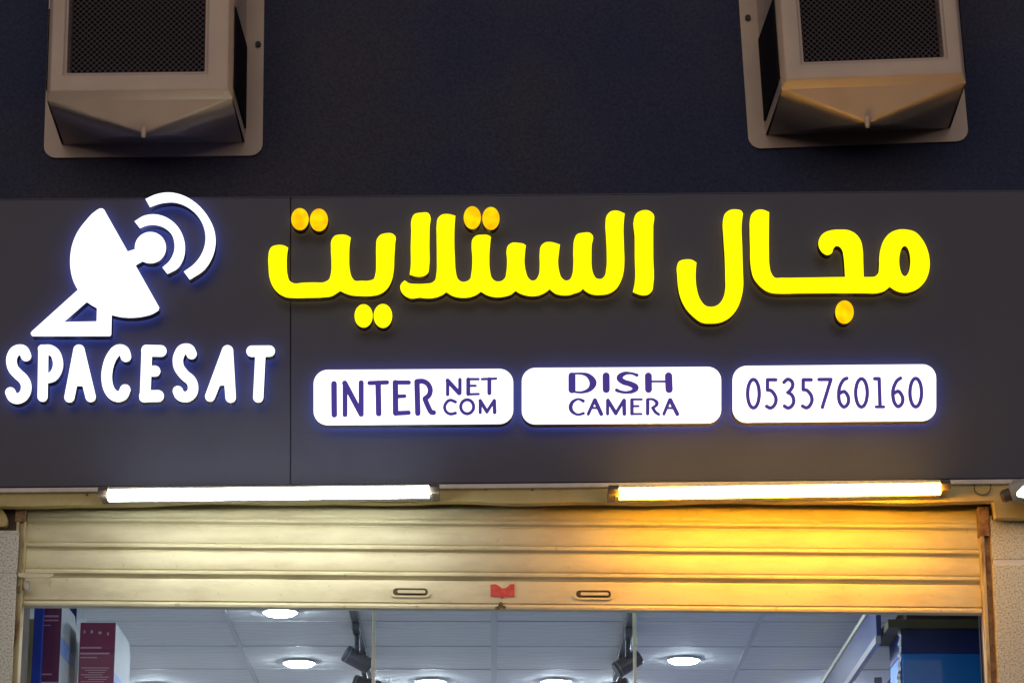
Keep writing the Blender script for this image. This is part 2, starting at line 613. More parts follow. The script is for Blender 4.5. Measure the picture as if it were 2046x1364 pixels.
# lintel: its lower edge was plastered by hand and waves
def lintel():
    xs = np.linspace(-600, 2650, 651)
    top, bot = [], []
    for x in xs:
        yb = 1009 - 7.0 * min(max((x - 60) / 500.0, 0), 1) + 1.6 * math.sin(x / 87.0) + 1.1 * math.sin(x / 41.0 + 1)
        yb += 6.0 * math.exp(-((x - 1010) / 90.0) ** 2) * 0.5
        if x > 1985: yb = 1034
        top.append(at(x, 950 - 0.009 * (x - 1000), Y_LINTEL)); bot.append(at(x, yb, Y_LINTEL))
    n = len(xs)
    d = Vector((0, 0.05, 0))
    V = top + bot + [p + d for p in top] + [p + d for p in bot]
    Fc = []
    for i in range(n - 1):
        Fc += [(i, i + 1, n + i + 1, n + i), (2 * n + i, 3 * n + i, 3 * n + i + 1, 2 * n + i + 1), (n + i, n + i + 1, 3 * n + i + 1, 3 * n + i), (i, 2 * n + i, 2 * n + i + 1, i + 1)]
    Fc += [(0, n, 3 * n, 2 * n), (n - 1, 2 * n - 1, 4 * n - 1, 3 * n - 1)]
    return link_mesh('lintel', V, Fc, M['lintel_paint'], bld)
lintel()
# hidden bulk behind the lintel (the shutter box), keeps light from leaking
zb = at(0, 962, 0.3).z
box('shutter_housing', (p_l.x, 0.30, zb + 0.2), (p_r.x, 0.335, at(0, 430, 0).z), M['plaster_dark'], bld)
box('housing_floor', (p_l.x, 0.30, zb + 0.16), (p_r.x, 0.45, zb + 0.199), M['plaster_dark'], bld)
# dark drilled hole and stains on the lintel
slab('drill_hole', [(967, 971.5), (974, 971.5), (974, 978), (967, 978)], Y_LINTEL - 0.002, 0.003, M['bolt_black'], bld)
for px, py, s in ((1064, 978, 2.2), (1082, 974, 2.6), (174, 988, 2.5)):
    slab('stain_chip', [(px - s, py - s), (px + s, py - s * 0.8), (px + s * 0.8, py + s), (px - s, py + s * 0.7)], Y_LINTEL - 0.0015, 0.003, M['lamp_cap'], bld)

# ================================================================== fascia with two panels
fas = empty('sign_fascia', (0, 0, at(1000, 960, 0).z))
tag(fas, 'wide dark grey sign fascia of flat panels carrying the glowing lettering', 'sign board')
def fy(base, x): return base - 0.0088 * (x - 1000)
quadL = [(-500, fy(391, -500)), (579.8, fy(391, 578)), (579.8, fy(964, 578)), (-500, fy(964, -500))]
quadM = [(581.4, fy(391, 582)), (2700, fy(391, 2700)), (2700, fy(964, 2700)), (581.4, fy(964, 582))]
slab('panel', quadL, Y_PANEL, 0.045, M['panel_grey'], fas, bevel=0.002)
slab('panel', quadM, Y_PANEL, 0.045, M['panel_grey'], fas, bevel=0.002)
slab('seam', [(577, fy(392, 578)), (584, fy(392, 578)), (584, fy(963, 578)), (577, fy(963, 578))], Y_PANEL + 0.006, 0.03, M['panel_seam'], fas)
zc_ = at(-500, 391 + 14, 0).z - 0.03
box('top_cover', (at(-500, 400, 0).x, 0.047, zc_ - 0.02), (at(2700, 400, 0).x, Y_WALL - 0.002, zc_), M['panel_grey'], fas)
slab('top_edge', [(-500, fy(391, -500) - 2), (2700, fy(391, 2700) - 2), (2700, fy(391, 2700)-0.2), (-500, fy(391, -500)-0.2)], Y_PANEL - 0.001, 0.04, M['panel_grey'], fas)
slab('bottom_trim', [(-500, fy(965.5, -500)), (2700, fy(965.5, 2700)), (2700, fy(974.5, 2700)), (-500, fy(974.5, -500))], Y_PANEL + 0.002, 0.03, M['aluminium'], fas, bevel=0.002)

# ================================================================== lettering
def letter(parent, name, shape_list, face_mat, casing_mat, halo_mat, depth=0.050, label=None):
    """built-up letter: casing (the part), lit face slightly proud, lit back"""
    cas = slab_shape(name, shape_list, Y_FACE + 0.004, depth, casing_mat, parent)
    slab_shape('face', shape_list, Y_FACE, 0.0035, face_mat, cas)
    slab_shape('back_light', shape_list, Y_FACE + 0.004 + depth + 0.0005, 0.002, halo_mat, cas)
    if label: cas['label'] = label
    return cas


def Z(ox, oy, s, pts):
    """points read off an enlarged view of the photograph"""
    return [(ox + p[0] / s, oy + p[1] / s) + tuple(p[2:]) for p in pts]


def ZS(ox, oy, s, pts, r=None):
    """stroke read off an enlarged view; radius r or per point"""
    return [(ox + p[0] / s, oy + p[1] / s, (p[2] if len(p) > 2 else r) / s) for p in pts]


# ---- white word
A = (0, 670, 7.307); B = (270, 670, 7.055)
def crv(view, pts, r): return curve_pts(ZS(*view, pts, r))
def lin(view, pts, r): return ZS(*view, pts, r)
white_letters = [
    [crv(A, [(378, 296), (345, 225), (285, 207), (215, 235), (172, 315), (168, 400), (195, 485), (260, 560), (335, 630), (378, 710), (376, 805), (330, 885), (250, 920), (185, 895), (152, 830)], 77)],
    [lin(A, [(632, 212), (620, 890)], 74), crv(A, [(640, 208), (730, 210), (808, 268), (846, 390), (832, 500), (780, 585), (715, 615), (640, 612)], 74), lin(A, [(614, 195), (640, 200)], 62)],
    [lin(A, [(1150, 212, 80), (1012, 900, 74)], 76), lin(A, [(1155, 212, 80), (1322, 892, 76)], 76), lin(A, [(1080, 662), (1250, 662)], 72)],
    [crv(A, [(1836, 305), (1812, 232), (1750, 206), (1680, 240), (1604, 360), (1562, 520), (1560, 660), (1590, 780), (1650, 862), (1725, 890), (1792, 862), (1826, 790)], 78)],
    [lin(B, [(165, 205), (140, 865)], 75), lin(B, [(165, 212), (362, 216)], 80), lin(B, [(160, 494), (278, 500)], 76), lin(B, [(138, 853), (322, 850)], 82), lin(B, [(150, 190), (170, 190)], 58), lin(B, [(118, 878), (150, 878)], 58)],
    [crv(B, [(794, 258), (765, 200), (715, 185), (655, 208), (612, 290), (602, 370), (624, 460), (695, 555), (778, 625), (814, 705), (808, 790), (760, 848), (690, 862), (630, 838), (602, 782)], 73)],
    [lin(B, [(1300, 215, 78), (1055, 858, 70)], 74), lin(B, [(1302, 215, 80), (1346, 870, 74)], 74), lin(B, [(1165, 632), (1335, 632)], 68)],
    [lin(B, [(1645, 220), (1892, 218)], 78), lin(B, [(1768, 220), (1735, 870)], 72)],
]
wz = at(280, 800, Y_PANEL)
word = empty('sign_lettering', (wz.x, Y_PANEL, wz.z))
tag(word, 'row of glowing white rounded capital letters spelling SPACESAT under the dish emblem', 'sign letters')
for ch, st in zip('SPACESAT', white_letters):
    letter(word, 'letter', shapes_from(strokes=st), M['face_white'], M['casing_dark'], M['halo_blue'])

# ---- dish emblem
E = (40, 360, 4.262)
ez = at(200, 670, Y_PANEL)
emb = empty('satellite_dish_emblem', (ez.x, Y_PANEL, ez.z))
tag(emb, 'glowing white satellite dish emblem with two curved signal arcs', 'emblem')
dish = smooth_loop(Z(*E, [(705, 243), (690, 240), (640, 265), (560, 345), (490, 440), (447, 540), (427, 660), (432, 770), (455, 860), (492, 932), (575, 1025), (650, 1085), (780, 1145), (900, 1168), (1040, 1160), (1130, 1135), (1176, 1108, 1), (1186, 1084, 1), (738, 290, 1)]), 5)
base = Z(*E, [(495, 930), (98, 1288), (90, 1306), (104, 1326), (765, 1325), (776, 1314), (780, 1140), (660, 1060), (575, 1000)])
hole = Z(*E, [(568, 1034), (372, 1206), (652, 1201), (655, 1088), (608, 1062)])
feed = ellipse(40 + 1110 / 4.262, 360 + 573 / 4.262, 133 / 4.262, 133 / 4.262)
neck = Z(*E, [(900, 612), (1000, 580), (1060, 680), (985, 722), (940, 720)])
letter(emb, 'dish', shapes_from(polys=[dish, base, feed, neck], cuts=[hole]), M['face_white'], M['casing_dark'], M['halo_blue'])
arc1 = smooth_loop(Z(*E, [(975, 350, 1), (1050, 305), (1140, 290), (1230, 310), (1320, 370), (1385, 470), (1405, 570), (1390, 670), (1340, 750), (1255, 797, 1), (1212, 742, 1), (1270, 690), (1310, 610), (1315, 540), (1290, 460), (1230, 405), (1150, 380), (1080, 385), (1020, 408, 1)]), 5)
arc2 = smooth_loop(Z(*E, [(1068, 160, 1), (1160, 120), (1280, 105), (1400, 135), (1510, 205), (1600, 310), (1655, 430), (1665, 540), (1635, 660), (1570, 760), (1445, 845, 1), (1395, 778, 1), (1480, 715), (1550, 620), (1580, 500), (1565, 400), (1510, 300), (1420, 225), (1320, 190), (1210, 195), (1105, 228, 1)]), 5)
for a in (arc1, arc2):
    letter(emb, 'signal_arc', group_loops([a]), M['face_white'], M['casing_dark'], M['halo_blue'])

# ---- yellow Arabic words
K = 4.87
V1, V2, V3, V4, V5 = (500, 390, K), (780, 390, K), (1050, 390, K), (1330, 390, K), (1580, 390, K)
yt = Z(*V1, [(185, 540), (205, 505), (260, 485), (330, 490), (368, 510, 1), (358, 580), (355, 680), (362, 770), (385, 835), (430, 858), (500, 852), (620, 848), (720, 845), (765, 820), (785, 760), (790, 650), (785, 520), (790, 440), (820, 397), (880, 383), (940, 390), (978, 412, 1), (968, 480), (963, 600), (968, 720), (985, 790), (1015, 830), (1080, 832), (1160, 830), (1200, 815), (1218, 765), (1225, 650), (1225, 500), (1232, 430), (1265, 387), (1320, 370), (1385, 375), (1412, 400), (1410, 470), (1402, 600), (1395, 740), (1375, 830), (1330, 910), (1260, 960), (1200, 975), (1080, 978), (980, 970), (920, 950), (876, 928, 1), (840, 952), (790, 980), (720, 990), (560, 996), (420, 997), (350, 990), (280, 955), (225, 895), (190, 810), (178, 700), (176, 600)])
la_alef = Z(*V2, [(205, 240), (230, 188), (300, 170), (370, 175), (388, 205), (383, 300), (380, 500), (378, 690), (365, 755), (320, 785), (260, 790), (188, 770, 1), (197, 700), (198, 500), (203, 350)])
body_a = [(140, 828, 1), (180, 855), (250, 862), (340, 860), (405, 850), (435, 825), (447, 770), (452, 600), (450, 400), (450, 290), (462, 225), (500, 190), (560, 183), (632, 200, 1), (626, 280), (622, 450), (628, 620), (638, 750), (655, 810), (690, 840), (740, 838), (775, 815), (788, 760), (797, 600), (790, 480), (798, 430), (835, 393), (890, 385), (955, 390), (978, 405, 1), (970, 480), (963, 620), (970, 740), (985, 800), (1015, 832), (1085, 832), (1115, 805), (1128, 750), (1135, 620), (1130, 540), (1145, 490), (1185, 463), (1240, 463), (1300, 475), (1318, 488, 1), (1308, 580), (1305, 660), (1318, 740), (1340, 800), (1375, 830), (1410, 825), (1440, 785)]
body_b = [(138, 680), (138, 560), (150, 495), (190, 460), (245, 455), (335, 480, 1), (325, 560), (317, 640), (328, 740), (350, 800), (390, 830), (430, 820), (455, 770), (465, 680), (465, 520), (475, 430), (500, 382), (560, 365), (630, 368), (655, 395), (645, 480), (642, 600), (645, 700), (662, 770), (690, 808), (740, 812), (770, 785), (785, 720), (790, 560), (783, 400), (778, 270), (790, 200), (830, 158), (890, 150), (965, 178, 1), (955, 280), (958, 500), (962, 650), (955, 740), (930, 830), (880, 910), (810, 955), (730, 968), (640, 960), (590, 935), (558, 908, 1), (530, 935), (480, 952), (430, 968), (350, 970), (290, 955), (235, 912, 1), (190, 945), (130, 972), (60, 980)]
body_c = [(1315, 972), (1270, 958), (1218, 928, 1), (1170, 965), (1100, 985), (1010, 988), (940, 970), (880, 935, 1), (840, 965), (760, 992), (670, 993), (600, 975), (545, 940, 1), (500, 970), (430, 995), (340, 1000), (290, 994), (200, 1002), (140, 975), (100, 920), (97, 880), (115, 850)]
satla = Z(*V2, body_a) + Z(*V3, body_b) + Z(*V2, body_c)
alef = Z(*V3, [(1055, 235), (1080, 178), (1130, 150), (1200, 150), (1245, 185), (1243, 300), (1243, 600), (1243, 870), (1230, 930), (1190, 965), (1130, 970), (1045, 940, 1), (1062, 860), (1063, 600), (1062, 400)])
lam = Z(*V4, [(110, 695), (130, 645), (190, 625), (260, 630), (300, 655, 1), (293, 740), (293, 830), (305, 920), (335, 1010), (390, 1075), (450, 1085), (510, 1065), (555, 1010), (578, 930), (580, 800), (575, 600), (562, 400), (558, 250), (575, 185), (620, 147), (680, 138), (740, 155), (752, 180, 1), (740, 280), (745, 500), (752, 750), (755, 880), (735, 1000), (690, 1110), (620, 1190), (530, 1235), (440, 1245), (350, 1235), (270, 1180), (190, 1090), (140, 980), (120, 880), (112, 780)])
maj = Z(*V4, [(820, 245), (835, 188), (880, 148), (940, 140), (1007, 165, 1), (1005, 300), (1005, 550), (1010, 680), (1025, 750), (1060, 800), (1130, 803), (1300, 802)]) + \
      Z(*V5, [(250, 800), (400, 797), (530, 795, 1), (525, 720), (515, 600), (500, 530), (475, 500), (440, 492), (415, 520), (400, 560), (360, 580), (320, 565), (285, 525), (270, 475), (280, 420), (320, 370), (400, 340), (480, 335), (560, 340), (630, 375), (680, 440), (700, 530), (705, 650), (710, 795, 1), (770, 795), (820, 790), (850, 760), (860, 700), (862, 600), (875, 520), (910, 430), (970, 365), (1050, 335), (1130, 335), (1210, 358), (1280, 430), (1330, 530), (1350, 620), (1345, 740), (1310, 830), (1240, 905), (1160, 940), (1090, 945), (1020, 925), (963, 888, 1), (910, 930), (850, 948), (700, 950), (400, 950)]) + \
      Z(*V4, [(1300, 952), (1100, 955), (1040, 950), (980, 930), (910, 875), (855, 800), (830, 700), (822, 500), (818, 350)])
maj_hole = ellipse(1580 + 1110 / K, 390 + 640 / K, 55 / K, 148 / K)

def arabic_word(label, items, dots, ref):
    r = at(*ref, Y_PANEL)
    w = empty('sign_lettering', (r.x, Y_PANEL, r.z))
    tag(w, label, 'sign letters')
    for loop, holes in items:
        letter(w, 'letter', group_loops([smooth_loop(loop, 4)] + holes), M['face_yellow'], M['casing_brown'], M['halo_amber'])
    for (v, cx, cy, rx, ry, amber) in dots:
        lp = ellipse(v[0] + cx / K, v[1] + cy / K, rx / K, ry / K)
        letter(w, 'dot', group_loops([lp]), M['face_amber'] if amber else M['face_yellow'], M['casing_brown'], M['halo_amber'],
               label='dimmer amber dot' if amber else None)
    return w

arabic_word('glowing yellow Arabic word with five stems and six dots, nearest the dish emblem',
            [(yt, []), (la_alef, []), (satla, []), (alef, [])],
            [(V1, 483, 232, 85, 106, 1), (V1, 668, 240, 88, 109, 1), (V1, 1103, 1172, 88, 112, 0), (V1, 1291, 1172, 90, 115, 0), (V2, 797, 218, 84, 110, 1), (V2, 978, 225, 84, 110, 1)], (920, 600))
arabic_word('glowing yellow Arabic word ending in a round loop with one dot below',
            [(lam, []), (maj, [maj_hole])], [(V5, 523, 1135, 90, 112, 1)], (1600, 645))

# ---- three light boxes
T1, T2, T3 = (620, 720, 9.3), (820, 720, 9.3), (1110, 720, 7.307)
T4, T5 = (1460, 720, 9.3), (1660, 720, 9.3)
def el(view, cx, cy, rx, ry, r):
    return ZS(*view, [(cx + rx * math.cos(2 * math.pi * k / 36), cy + ry * math.sin(2 * math.pi * k / 36)) for k in range(37)], r)

inter = [lin(T1, [(440, 432), (445, 1005)], 45), lin(T1, [(645, 430), (645, 1005)], 38), lin(T1, [(640, 420), (945, 995)], 42), lin(T1, [(945, 412), (945, 985)], 40),
         lin(T1, [(1100, 418), (1425, 405)], 34), lin(T1, [(1260, 420), (1270, 985)], 44), lin(T1, [(1580, 410), (1585, 975)], 44), lin(T1, [(1580, 407), (1830, 407)], 34), lin(T1, [(1580, 667), (1750, 660)], 30), lin(T1, [(1585, 980), (1825, 968)], 36),
         lin(T2, [(122, 392), (137, 978)], 43), crv(T2, [(122, 388), (230, 385), (320, 432), (368, 530), (350, 635), (275, 705)], 40), crv(T2, [(270, 712), (320, 835), (380, 950), (430, 965)], 40)]
net = [lin(T2, [(692, 368), (692, 630)], 27), lin(T2, [(692, 372), (905, 605)], 34), lin(T2, [(920, 352), (920, 605)], 27),
       lin(T2, [(1075, 350), (1075, 620)], 32), lin(T2, [(1075, 345), (1265, 345)], 20), lin(T2, [(1075, 468), (1212, 468)], 19), lin(T2, [(1075, 627), (1268, 621)], 19),
       lin(T2, [(1330, 345), (1592, 335)], 20), lin(T2, [(1467, 345), (1467, 605)], 32)]
com = [crv(T2, [(838, 768), (750, 735), (682, 765), (635, 855), (662, 945), (740, 992), (838, 975)], 24), el(T2, 1055, 857, 120, 130, 25),
       lin(T2, [(1297, 745), (1297, 965)], 25), lin(T2, [(1297, 745), (1422, 950)], 28), lin(T2, [(1422, 950), (1555, 745)], 25), lin(T2, [(1558, 745), (1566, 962)], 29)]
dsh = [lin(T3, [(240, 225), (240, 425)], 44), crv(T3, [(215, 195, 13), (370, 190, 14), (480, 222, 28), (548, 320, 44), (500, 418, 28), (380, 463, 15), (225, 450, 13)], 20),
       lin(T3, [(738, 225), (740, 420)], 44),
       crv(T3, [(1190, 213, 20), (1100, 185, 15), (1000, 192, 25), (932, 250, 36), (990, 310, 34), (1100, 345, 34), (1170, 393, 38), (1130, 445, 25), (1040, 465, 17), (950, 455, 18), (892, 432, 22)], 20),
       lin(T3, [(1355, 225), (1358, 420)], 43), lin(T3, [(1650, 225), (1658, 420)], 45), lin(T3, [(1360, 305), (1650, 305)], 13)]
cmr = [crv(T3, [(405, 590, 20), (330, 562, 14), (252, 602, 21), (220, 672, 25), (242, 742, 22), (320, 788, 15), (408, 770, 18)], 20),
       lin(T3, [(568, 578), (478, 780)], 20), lin(T3, [(576, 578), (668, 780)], 25), lin(T3, [(520, 692), (630, 692)], 14),
       lin(T3, [(760, 582), (760, 778)], 20), lin(T3, [(765, 582), (880, 770)], 24), lin(T3, [(880, 770), (995, 582)], 20), lin(T3, [(1000, 582), (1005, 778)], 24),
       lin(T3, [(1115, 575), (1115, 775)], 22), lin(T3, [(1115, 566), (1258, 566)], 14), lin(T3, [(1115, 665), (1212, 665)], 14), lin(T3, [(1115, 780), (1255, 780)], 14),
       lin(T3, [(1345, 575), (1345, 775)], 22), crv(T3, [(1345, 563, 14), (1420, 566, 16), (1478, 610, 22), (1468, 655, 20), (1412, 690, 15)], 16), crv(T3, [(1420, 690, 20), (1458, 752, 20), (1508, 785, 18)], 20),
       lin(T3, [(1665, 575), (1582, 780)], 20), lin(T3, [(1675, 575), (1778, 780)], 25), lin(T3, [(1622, 692), (1730, 695)], 14)]
R5 = 26
num = [el(T4, 422, 615, 108, 264, R5),
       lin(T4, [(838, 357), (683, 357), (683, 545)], R5), crv(T4, [(683, 547), (760, 565), (828, 660), (840, 760), (795, 850), (730, 880), (668, 850)], R5),
       crv(T4, [(988, 405), (1060, 348), (1138, 392), (1148, 485), (1075, 590)], R5), crv(T4, [(1060, 592), (1140, 645), (1172, 755), (1130, 850), (1060, 880), (998, 845)], R5),
       lin(T4, [(1495, 357), (1347, 357), (1347, 537)], R5), crv(T4, [(1347, 540), (1425, 560), (1495, 650), (1508, 755), (1460, 848), (1400, 877), (1335, 845)], R5),
       lin(T4, [(1640, 352), (1862, 350), (1703, 868)], R5),
       crv(T5, [(298, 330), (235, 362), (168, 480), (147, 620), (163, 770), (240, 862), (318, 800), (325, 680), (255, 578), (170, 605)], R5),
       el(T5, 570, 600, 108, 262, R5), lin(T5, [(815, 337), (898, 337), (915, 850)], R5), lin(T5, [(842, 860), (985, 860)], 22),
       crv(T5, [(1295, 327), (1225, 380), (1168, 500), (1152, 620), (1178, 770), (1250, 855), (1325, 790), (1332, 680), (1262, 573), (1182, 602)], R5),
       el(T5, 1578, 595, 108, 264, R5)]

num = [[(x, y, r * 1.08) for x, y, r in st] for st in num]
def light_box(x0, x1, y0, y1, tilt, r, label, words):
    c = at((x0 + x1) / 2, y1, Y_PANEL)
    root = empty('light_box', (c.x, Y_PANEL, c.z))
    tag(root, label, 'light box', 'light boxes under the yellow lettering')
    pts = []
    cx = (x0 + x1) / 2
    for (qx, qy, a0) in ((x1 - r, y0 + r, -90), (x1 - r, y1 - r, 0), (x0 + r, y1 - r, 90), (x0 + r, y0 + r, 180)):
        for k in range(10):
            a = math.radians(a0 + 10 * k)
            x, y = qx + r * math.cos(a), qy + r * math.sin(a)
            pts.append((x, y + tilt * (x - cx)))
    sh = group_loops([pts])
    slab_shape('casing', sh, Y_FACE + 0.004, 0.050, M['casing_dark'], root)
    slab_shape('face', sh, Y_FACE, 0.0035, M['face_box'], root)
    slab_shape('back_light', sh, Y_FACE + 0.0545, 0.002, M['halo_blue'], root)
    for w in words:
        slab_shape('lettering', shapes_from(strokes=[[(x, y, r * 1.18) for x, y, r in st] for st in w], step=0.4, tol=0.04), Y_FACE - 0.0012, 0.0009, M['print_blue'], root)

light_box(626.5, 1025.5, 737.5, 847.5, -0.006, 28, 'white light box with rounded ends reading INTER NET COM in violet', [inter, net, com])
light_box(1042.5, 1441, 733.5, 846, -0.006, 27, 'white light box with rounded ends reading DISH CAMERA in violet', [dsh, cmr])
light_box(1463.5, 1870.5, 729, 842, -0.009, 28, 'white light box with rounded ends showing the number 0535760160', [num])

# ================================================================== cooler hoods on the upper wall
def hood(fl, fr, fb_l, fb_r, ft_x0, ft_x1, ft_y0, ft_y1, inner, apex_px, label, bolt_px):
    """fl, fr flange left/right px at its bottom y fb_l, fb_r; front frame x0..x1 with lower edge y0 (left) and y1 (right)"""
    D = 0.47
    YF = Y_WALL - D
    a, b = at(fl, fb_l, Y_WALL), at(fr, fb_r, Y_WALL)
    ux = Vector((b.x - a.x, 0, b.z - a.z)); Wf = ux.length; ux.normalize()
    uz = Vector((-ux.z, 0, ux.x))
    Hf = 0.98
    root = empty('cooler_hood', ((a.x + b.x) / 2, Y_WALL, (a.z + b.z) / 2))
    tag(root, label, 'cooler hood', 'cooler hoods on the upper wall')
    org = a
    def W(u, d, w): return org + ux * u + uz * w + Vector((0, -d, 0))
    def uv(px, py, d):
        p = at(px, py, Y_WALL - d) - org
        return p.x * ux.x + p.z * ux.z, p.x * uz.x + p.z * uz.z
    # flange with rounded corners
    R = 0.05
    pts = []
    for (cx, cz, a0) in ((Wf - R, R, -90), (Wf - R, Hf - R, 0), (R, Hf - R, 90), (R, R, 180)):
        for k in range(7):
            an = math.radians(a0 + 15 * k)
            pts.append((cx + R * math.cos(an), cz + R * math.sin(an)))
    n = len(pts)
    V = [W(u, 0.014, w) for u, w in pts] + [W(u, -0.004, w) for u, w in pts]
    link_mesh('flange', V, [tuple(range(n)), tuple(range(n, 2 * n))[::-1]] + [(i, (i + 1) % n, n + (i + 1) % n, n + i) for i in range(n)], M['hood_plastic'], root)
    # main body: front frame corners
    u0, w0 = uv(ft_x0, ft_y0, D); u1, w1 = uv(ft_x1, ft_y1, D)
    wf = (w0 + w1) / 2
    wt = Hf - 0.05
    m0, m1 = 0.070, Wf - 0.070          # body where it meets the flange
    ch = 0.034                          # chamfer
    wb_back = 0.055
    # rings from the wall to the front: outer skin (sides and top), lower edge follows the drain pan
    b0, b1 = u0, u1
    sk = [W(m0, 0.012, wb_back), W(m1, 0.012, wb_back), W(m1, 0.012, wt), W(m0, 0.012, wt),
          W(b0, D - ch, wf - ch * 0.69), W(b1, D - ch, wf - ch * 0.69), W(b1, D - ch, wt - 0.02), W(b0, D - ch, wt - 0.02),
          W(b0 + ch * 0.5, D, wf), W(b1 - ch * 0.5, D, wf), W(b1 - ch * 0.5, D, wt - 0.04), W(b0 + ch * 0.5, D, wt - 0.04)]
    ix0, iw0 = uv(inner[0], inner[2], D); ix1, iw1 = uv(inner[1], inner[3], D)
    iw = (iw0 + iw1) / 2; it = wt - 0.12
    lip = 0.014
    sk += [W(ix0 - lip, D, iw - lip), W(ix1 + lip, D, iw - lip), W(ix1 + lip, D, it + lip), W(ix0 - lip, D, it + lip),
           W(ix0 - lip * 0.7, D - 0.008, iw - lip * 0.7), W(ix1 + lip * 0.7, D - 0.008, iw - lip * 0.7), W(ix1 + lip * 0.7, D - 0.008, it + lip * 0.7), W(ix0 - lip * 0.7, D - 0.008, it + lip * 0.7),
           W(ix0, D - 0.010, iw), W(ix1, D - 0.010, iw), W(ix1, D - 0.010, it), W(ix0, D - 0.010, it),
           W(ix0, D - 0.10, iw), W(ix1, D - 0.10, iw), W(ix1, D - 0.10, it), W(ix0, D - 0.10, it)]
    Fc = []
    # sides with a long louvre opening: frame built as ring of quads around it
    def side(bk0, bk1, fr0, fr1, sgn):
        pass
    for i in (2,):                       # top
        j = (i + 1) % 4
        Fc.append((i, j, 4 + j, 4 + i))
    for r in (4, 8, 12, 16, 20):
        for i in range(4):
            j = (i + 1) % 4
            Fc.append((r + i, r + j, r + 4 + j, r + 4 + i))
    base_n = len(sk)
    # side openings
    def lerp(p, q, t): return p + (q - p) * t
    for (ib, itp, fb, ft) in ((0, 3, 4, 7), (1, 2, 5, 6)):
        B, T, FB, FT = sk[ib], sk[itp], sk[fb], sk[ft]
        def S2(s, t):                   # s depth 0 wall..1 front, t 0 bottom..1 top
            return lerp(lerp(B, FB, s), lerp(T, FT, s), t)
        s0, s1, t0, t1 = 0.04, 0.97, 0.06, 0.46
        q = len(sk)
        sk += [S2(s0, t0), S2(s1, t0), S2(s1, t1), S2(s0, t1)]
        inn = Vector((0.004 if ib == 0 else -0.004, 0, 0))
        sk += [v + inn for v in sk[q:q + 4]]
        Fc += [(ib, fb, q + 1, q), (fb, ft, q + 2, q + 1), (ft, itp, q + 3, q + 2), (itp, ib, q, q + 3)]
        for i in range(4):
            j = (i + 1) % 4
            Fc.append((q + i, q + j, q + 4 + j, q + 4 + i))
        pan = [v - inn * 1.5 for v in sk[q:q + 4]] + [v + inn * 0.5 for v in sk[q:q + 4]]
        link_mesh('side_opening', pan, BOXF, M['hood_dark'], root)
    body = link_mesh('hood_body', sk, Fc, M['hood_plastic'], root)
    bm = bmesh.new(); bm.from_mesh(body.data)
    es = [e for e in bm.edges if len(e.link_faces) == 2 and e.calc_face_angle(0) > 0.3]
    bmesh.ops.bevel(bm, geom=es, offset=0.006, segments=2, profile=0.5, affect='EDGES', clamp_overlap=True)
    bm.to_mesh(body.data); bm.free()
    for p in body.data.polygons: p.use_smooth = True
    sharp(body, 30)
    # drain pan: inverted pyramid under the body
    cu = (m0 + m1) / 2 * 0.4 + (b0 + b1) / 2 * 0.6
    apex = at(*apex_px, Y_WALL - D * 0.86)
    ring = [W(m0 + 0.01, 0.012, wb_back), W(m1 - 0.01, 0.012, wb_back), W(b1 - 0.004, D - ch - 0.002, wf - ch * 0.69), W(b0 + 0.004, D - ch - 0.002, wf - ch * 0.69)]
    Vp = list(ring)
    Fp = []
    for i in range(4):                  # each face folded along a rolled seam
        j = (i + 1) % 4
        Fp.append((i, j, 4))
    Vp.append(apex)
    pan = link_mesh('drain_pan', Vp, Fp, M['hood_plastic'], root)
    bm = bmesh.new(); bm.from_mesh(pan.data)
    bmesh.ops.bevel(bm, geom=[e for e in bm.edges if len(e.link_faces) == 2], offset=0.010, segments=3, profile=0.5, affect='EDGES', clamp_overlap=True)
    bm.to_mesh(pan.data); bm.free()
    for p in pan.data.polygons: p.use_smooth = True
    sharp(pan, 60)
    tube('drain_spout', [apex + Vector((0, 0, 0.02)), apex + Vector((0, 0, -0.004)), apex + Vector((0, 0, -0.020))], [0.015, 0.010, 0.0075], M['hood_plastic'], root, n=14)
    # black sheet painting the unlit interior behind the mesh, then the woven wire
    link_mesh('interior_shade', [W(ix0 + 0.002, D - 0.085, iw + 0.002), W(ix1 - 0.002, D - 0.085, iw + 0.002), W(ix1 - 0.002, D - 0.085, it - 0.002), W(ix0 + 0.002, D - 0.085, it - 0.002)], [(0, 1, 2, 3)], M['hood_dark'], root)
    V, Fw = [], []
    pitch = 0.0225; hw = 0.0008
    w_, h_ = ix1 - ix0, it - iw
    for dirn in (1, -1):
        c = -h_
        while c < w_ + h_:
            # line u = c + dirn' * w ; clip to the opening
            if dirn == 1: ua, wa, ub, wb = c, 0.0, c + h_, h_
            else: ua, wa, ub, wb = c, 0.0, c - h_, h_
            t0, t1 = 0.0, 1.0
            du = ub - ua
            for lim, sg in ((0.0, 1), (w_, -1)):
                A_, B_ = (ua - lim) * sg, (ub - lim) * sg
                if A_ < 0 and B_ < 0: t1 = -1
                elif A_ < 0: t0 = max(t0, A_ / (A_ - B_))
                elif B_ < 0: t1 = min(t1, A_ / (A_ - B_))
            if t1 > t0 + 1e-3:
                p = W(ix0 + ua + du * t0, D - 0.022 - 0.001 * dirn, iw + wa + (wb - wa) * t0)
                q = W(ix0 + ua + du * t1, D - 0.022 - 0.001 * dirn, iw + wa + (wb - wa) * t1)
                d = (q - p).normalized(); nrm = Vector((-d.z, 0, d.x)) * hw; dep = Vector((0, 0.0014, 0))
                k = len(V)
                V += [p - nrm, q - nrm, q + nrm, p + nrm, p - nrm + dep, q - nrm + dep, q + nrm + dep, p + nrm + dep]
                Fw += [tuple(k + i for i in f) for f in BOXF]
            c += pitch
    mesh = link_mesh('wire_mesh', V, Fw, M['wire_grey'], root)
    mesh['kind'] = 'stuff'
    pb = at(*bolt_px, Y_WALL - 0.014)
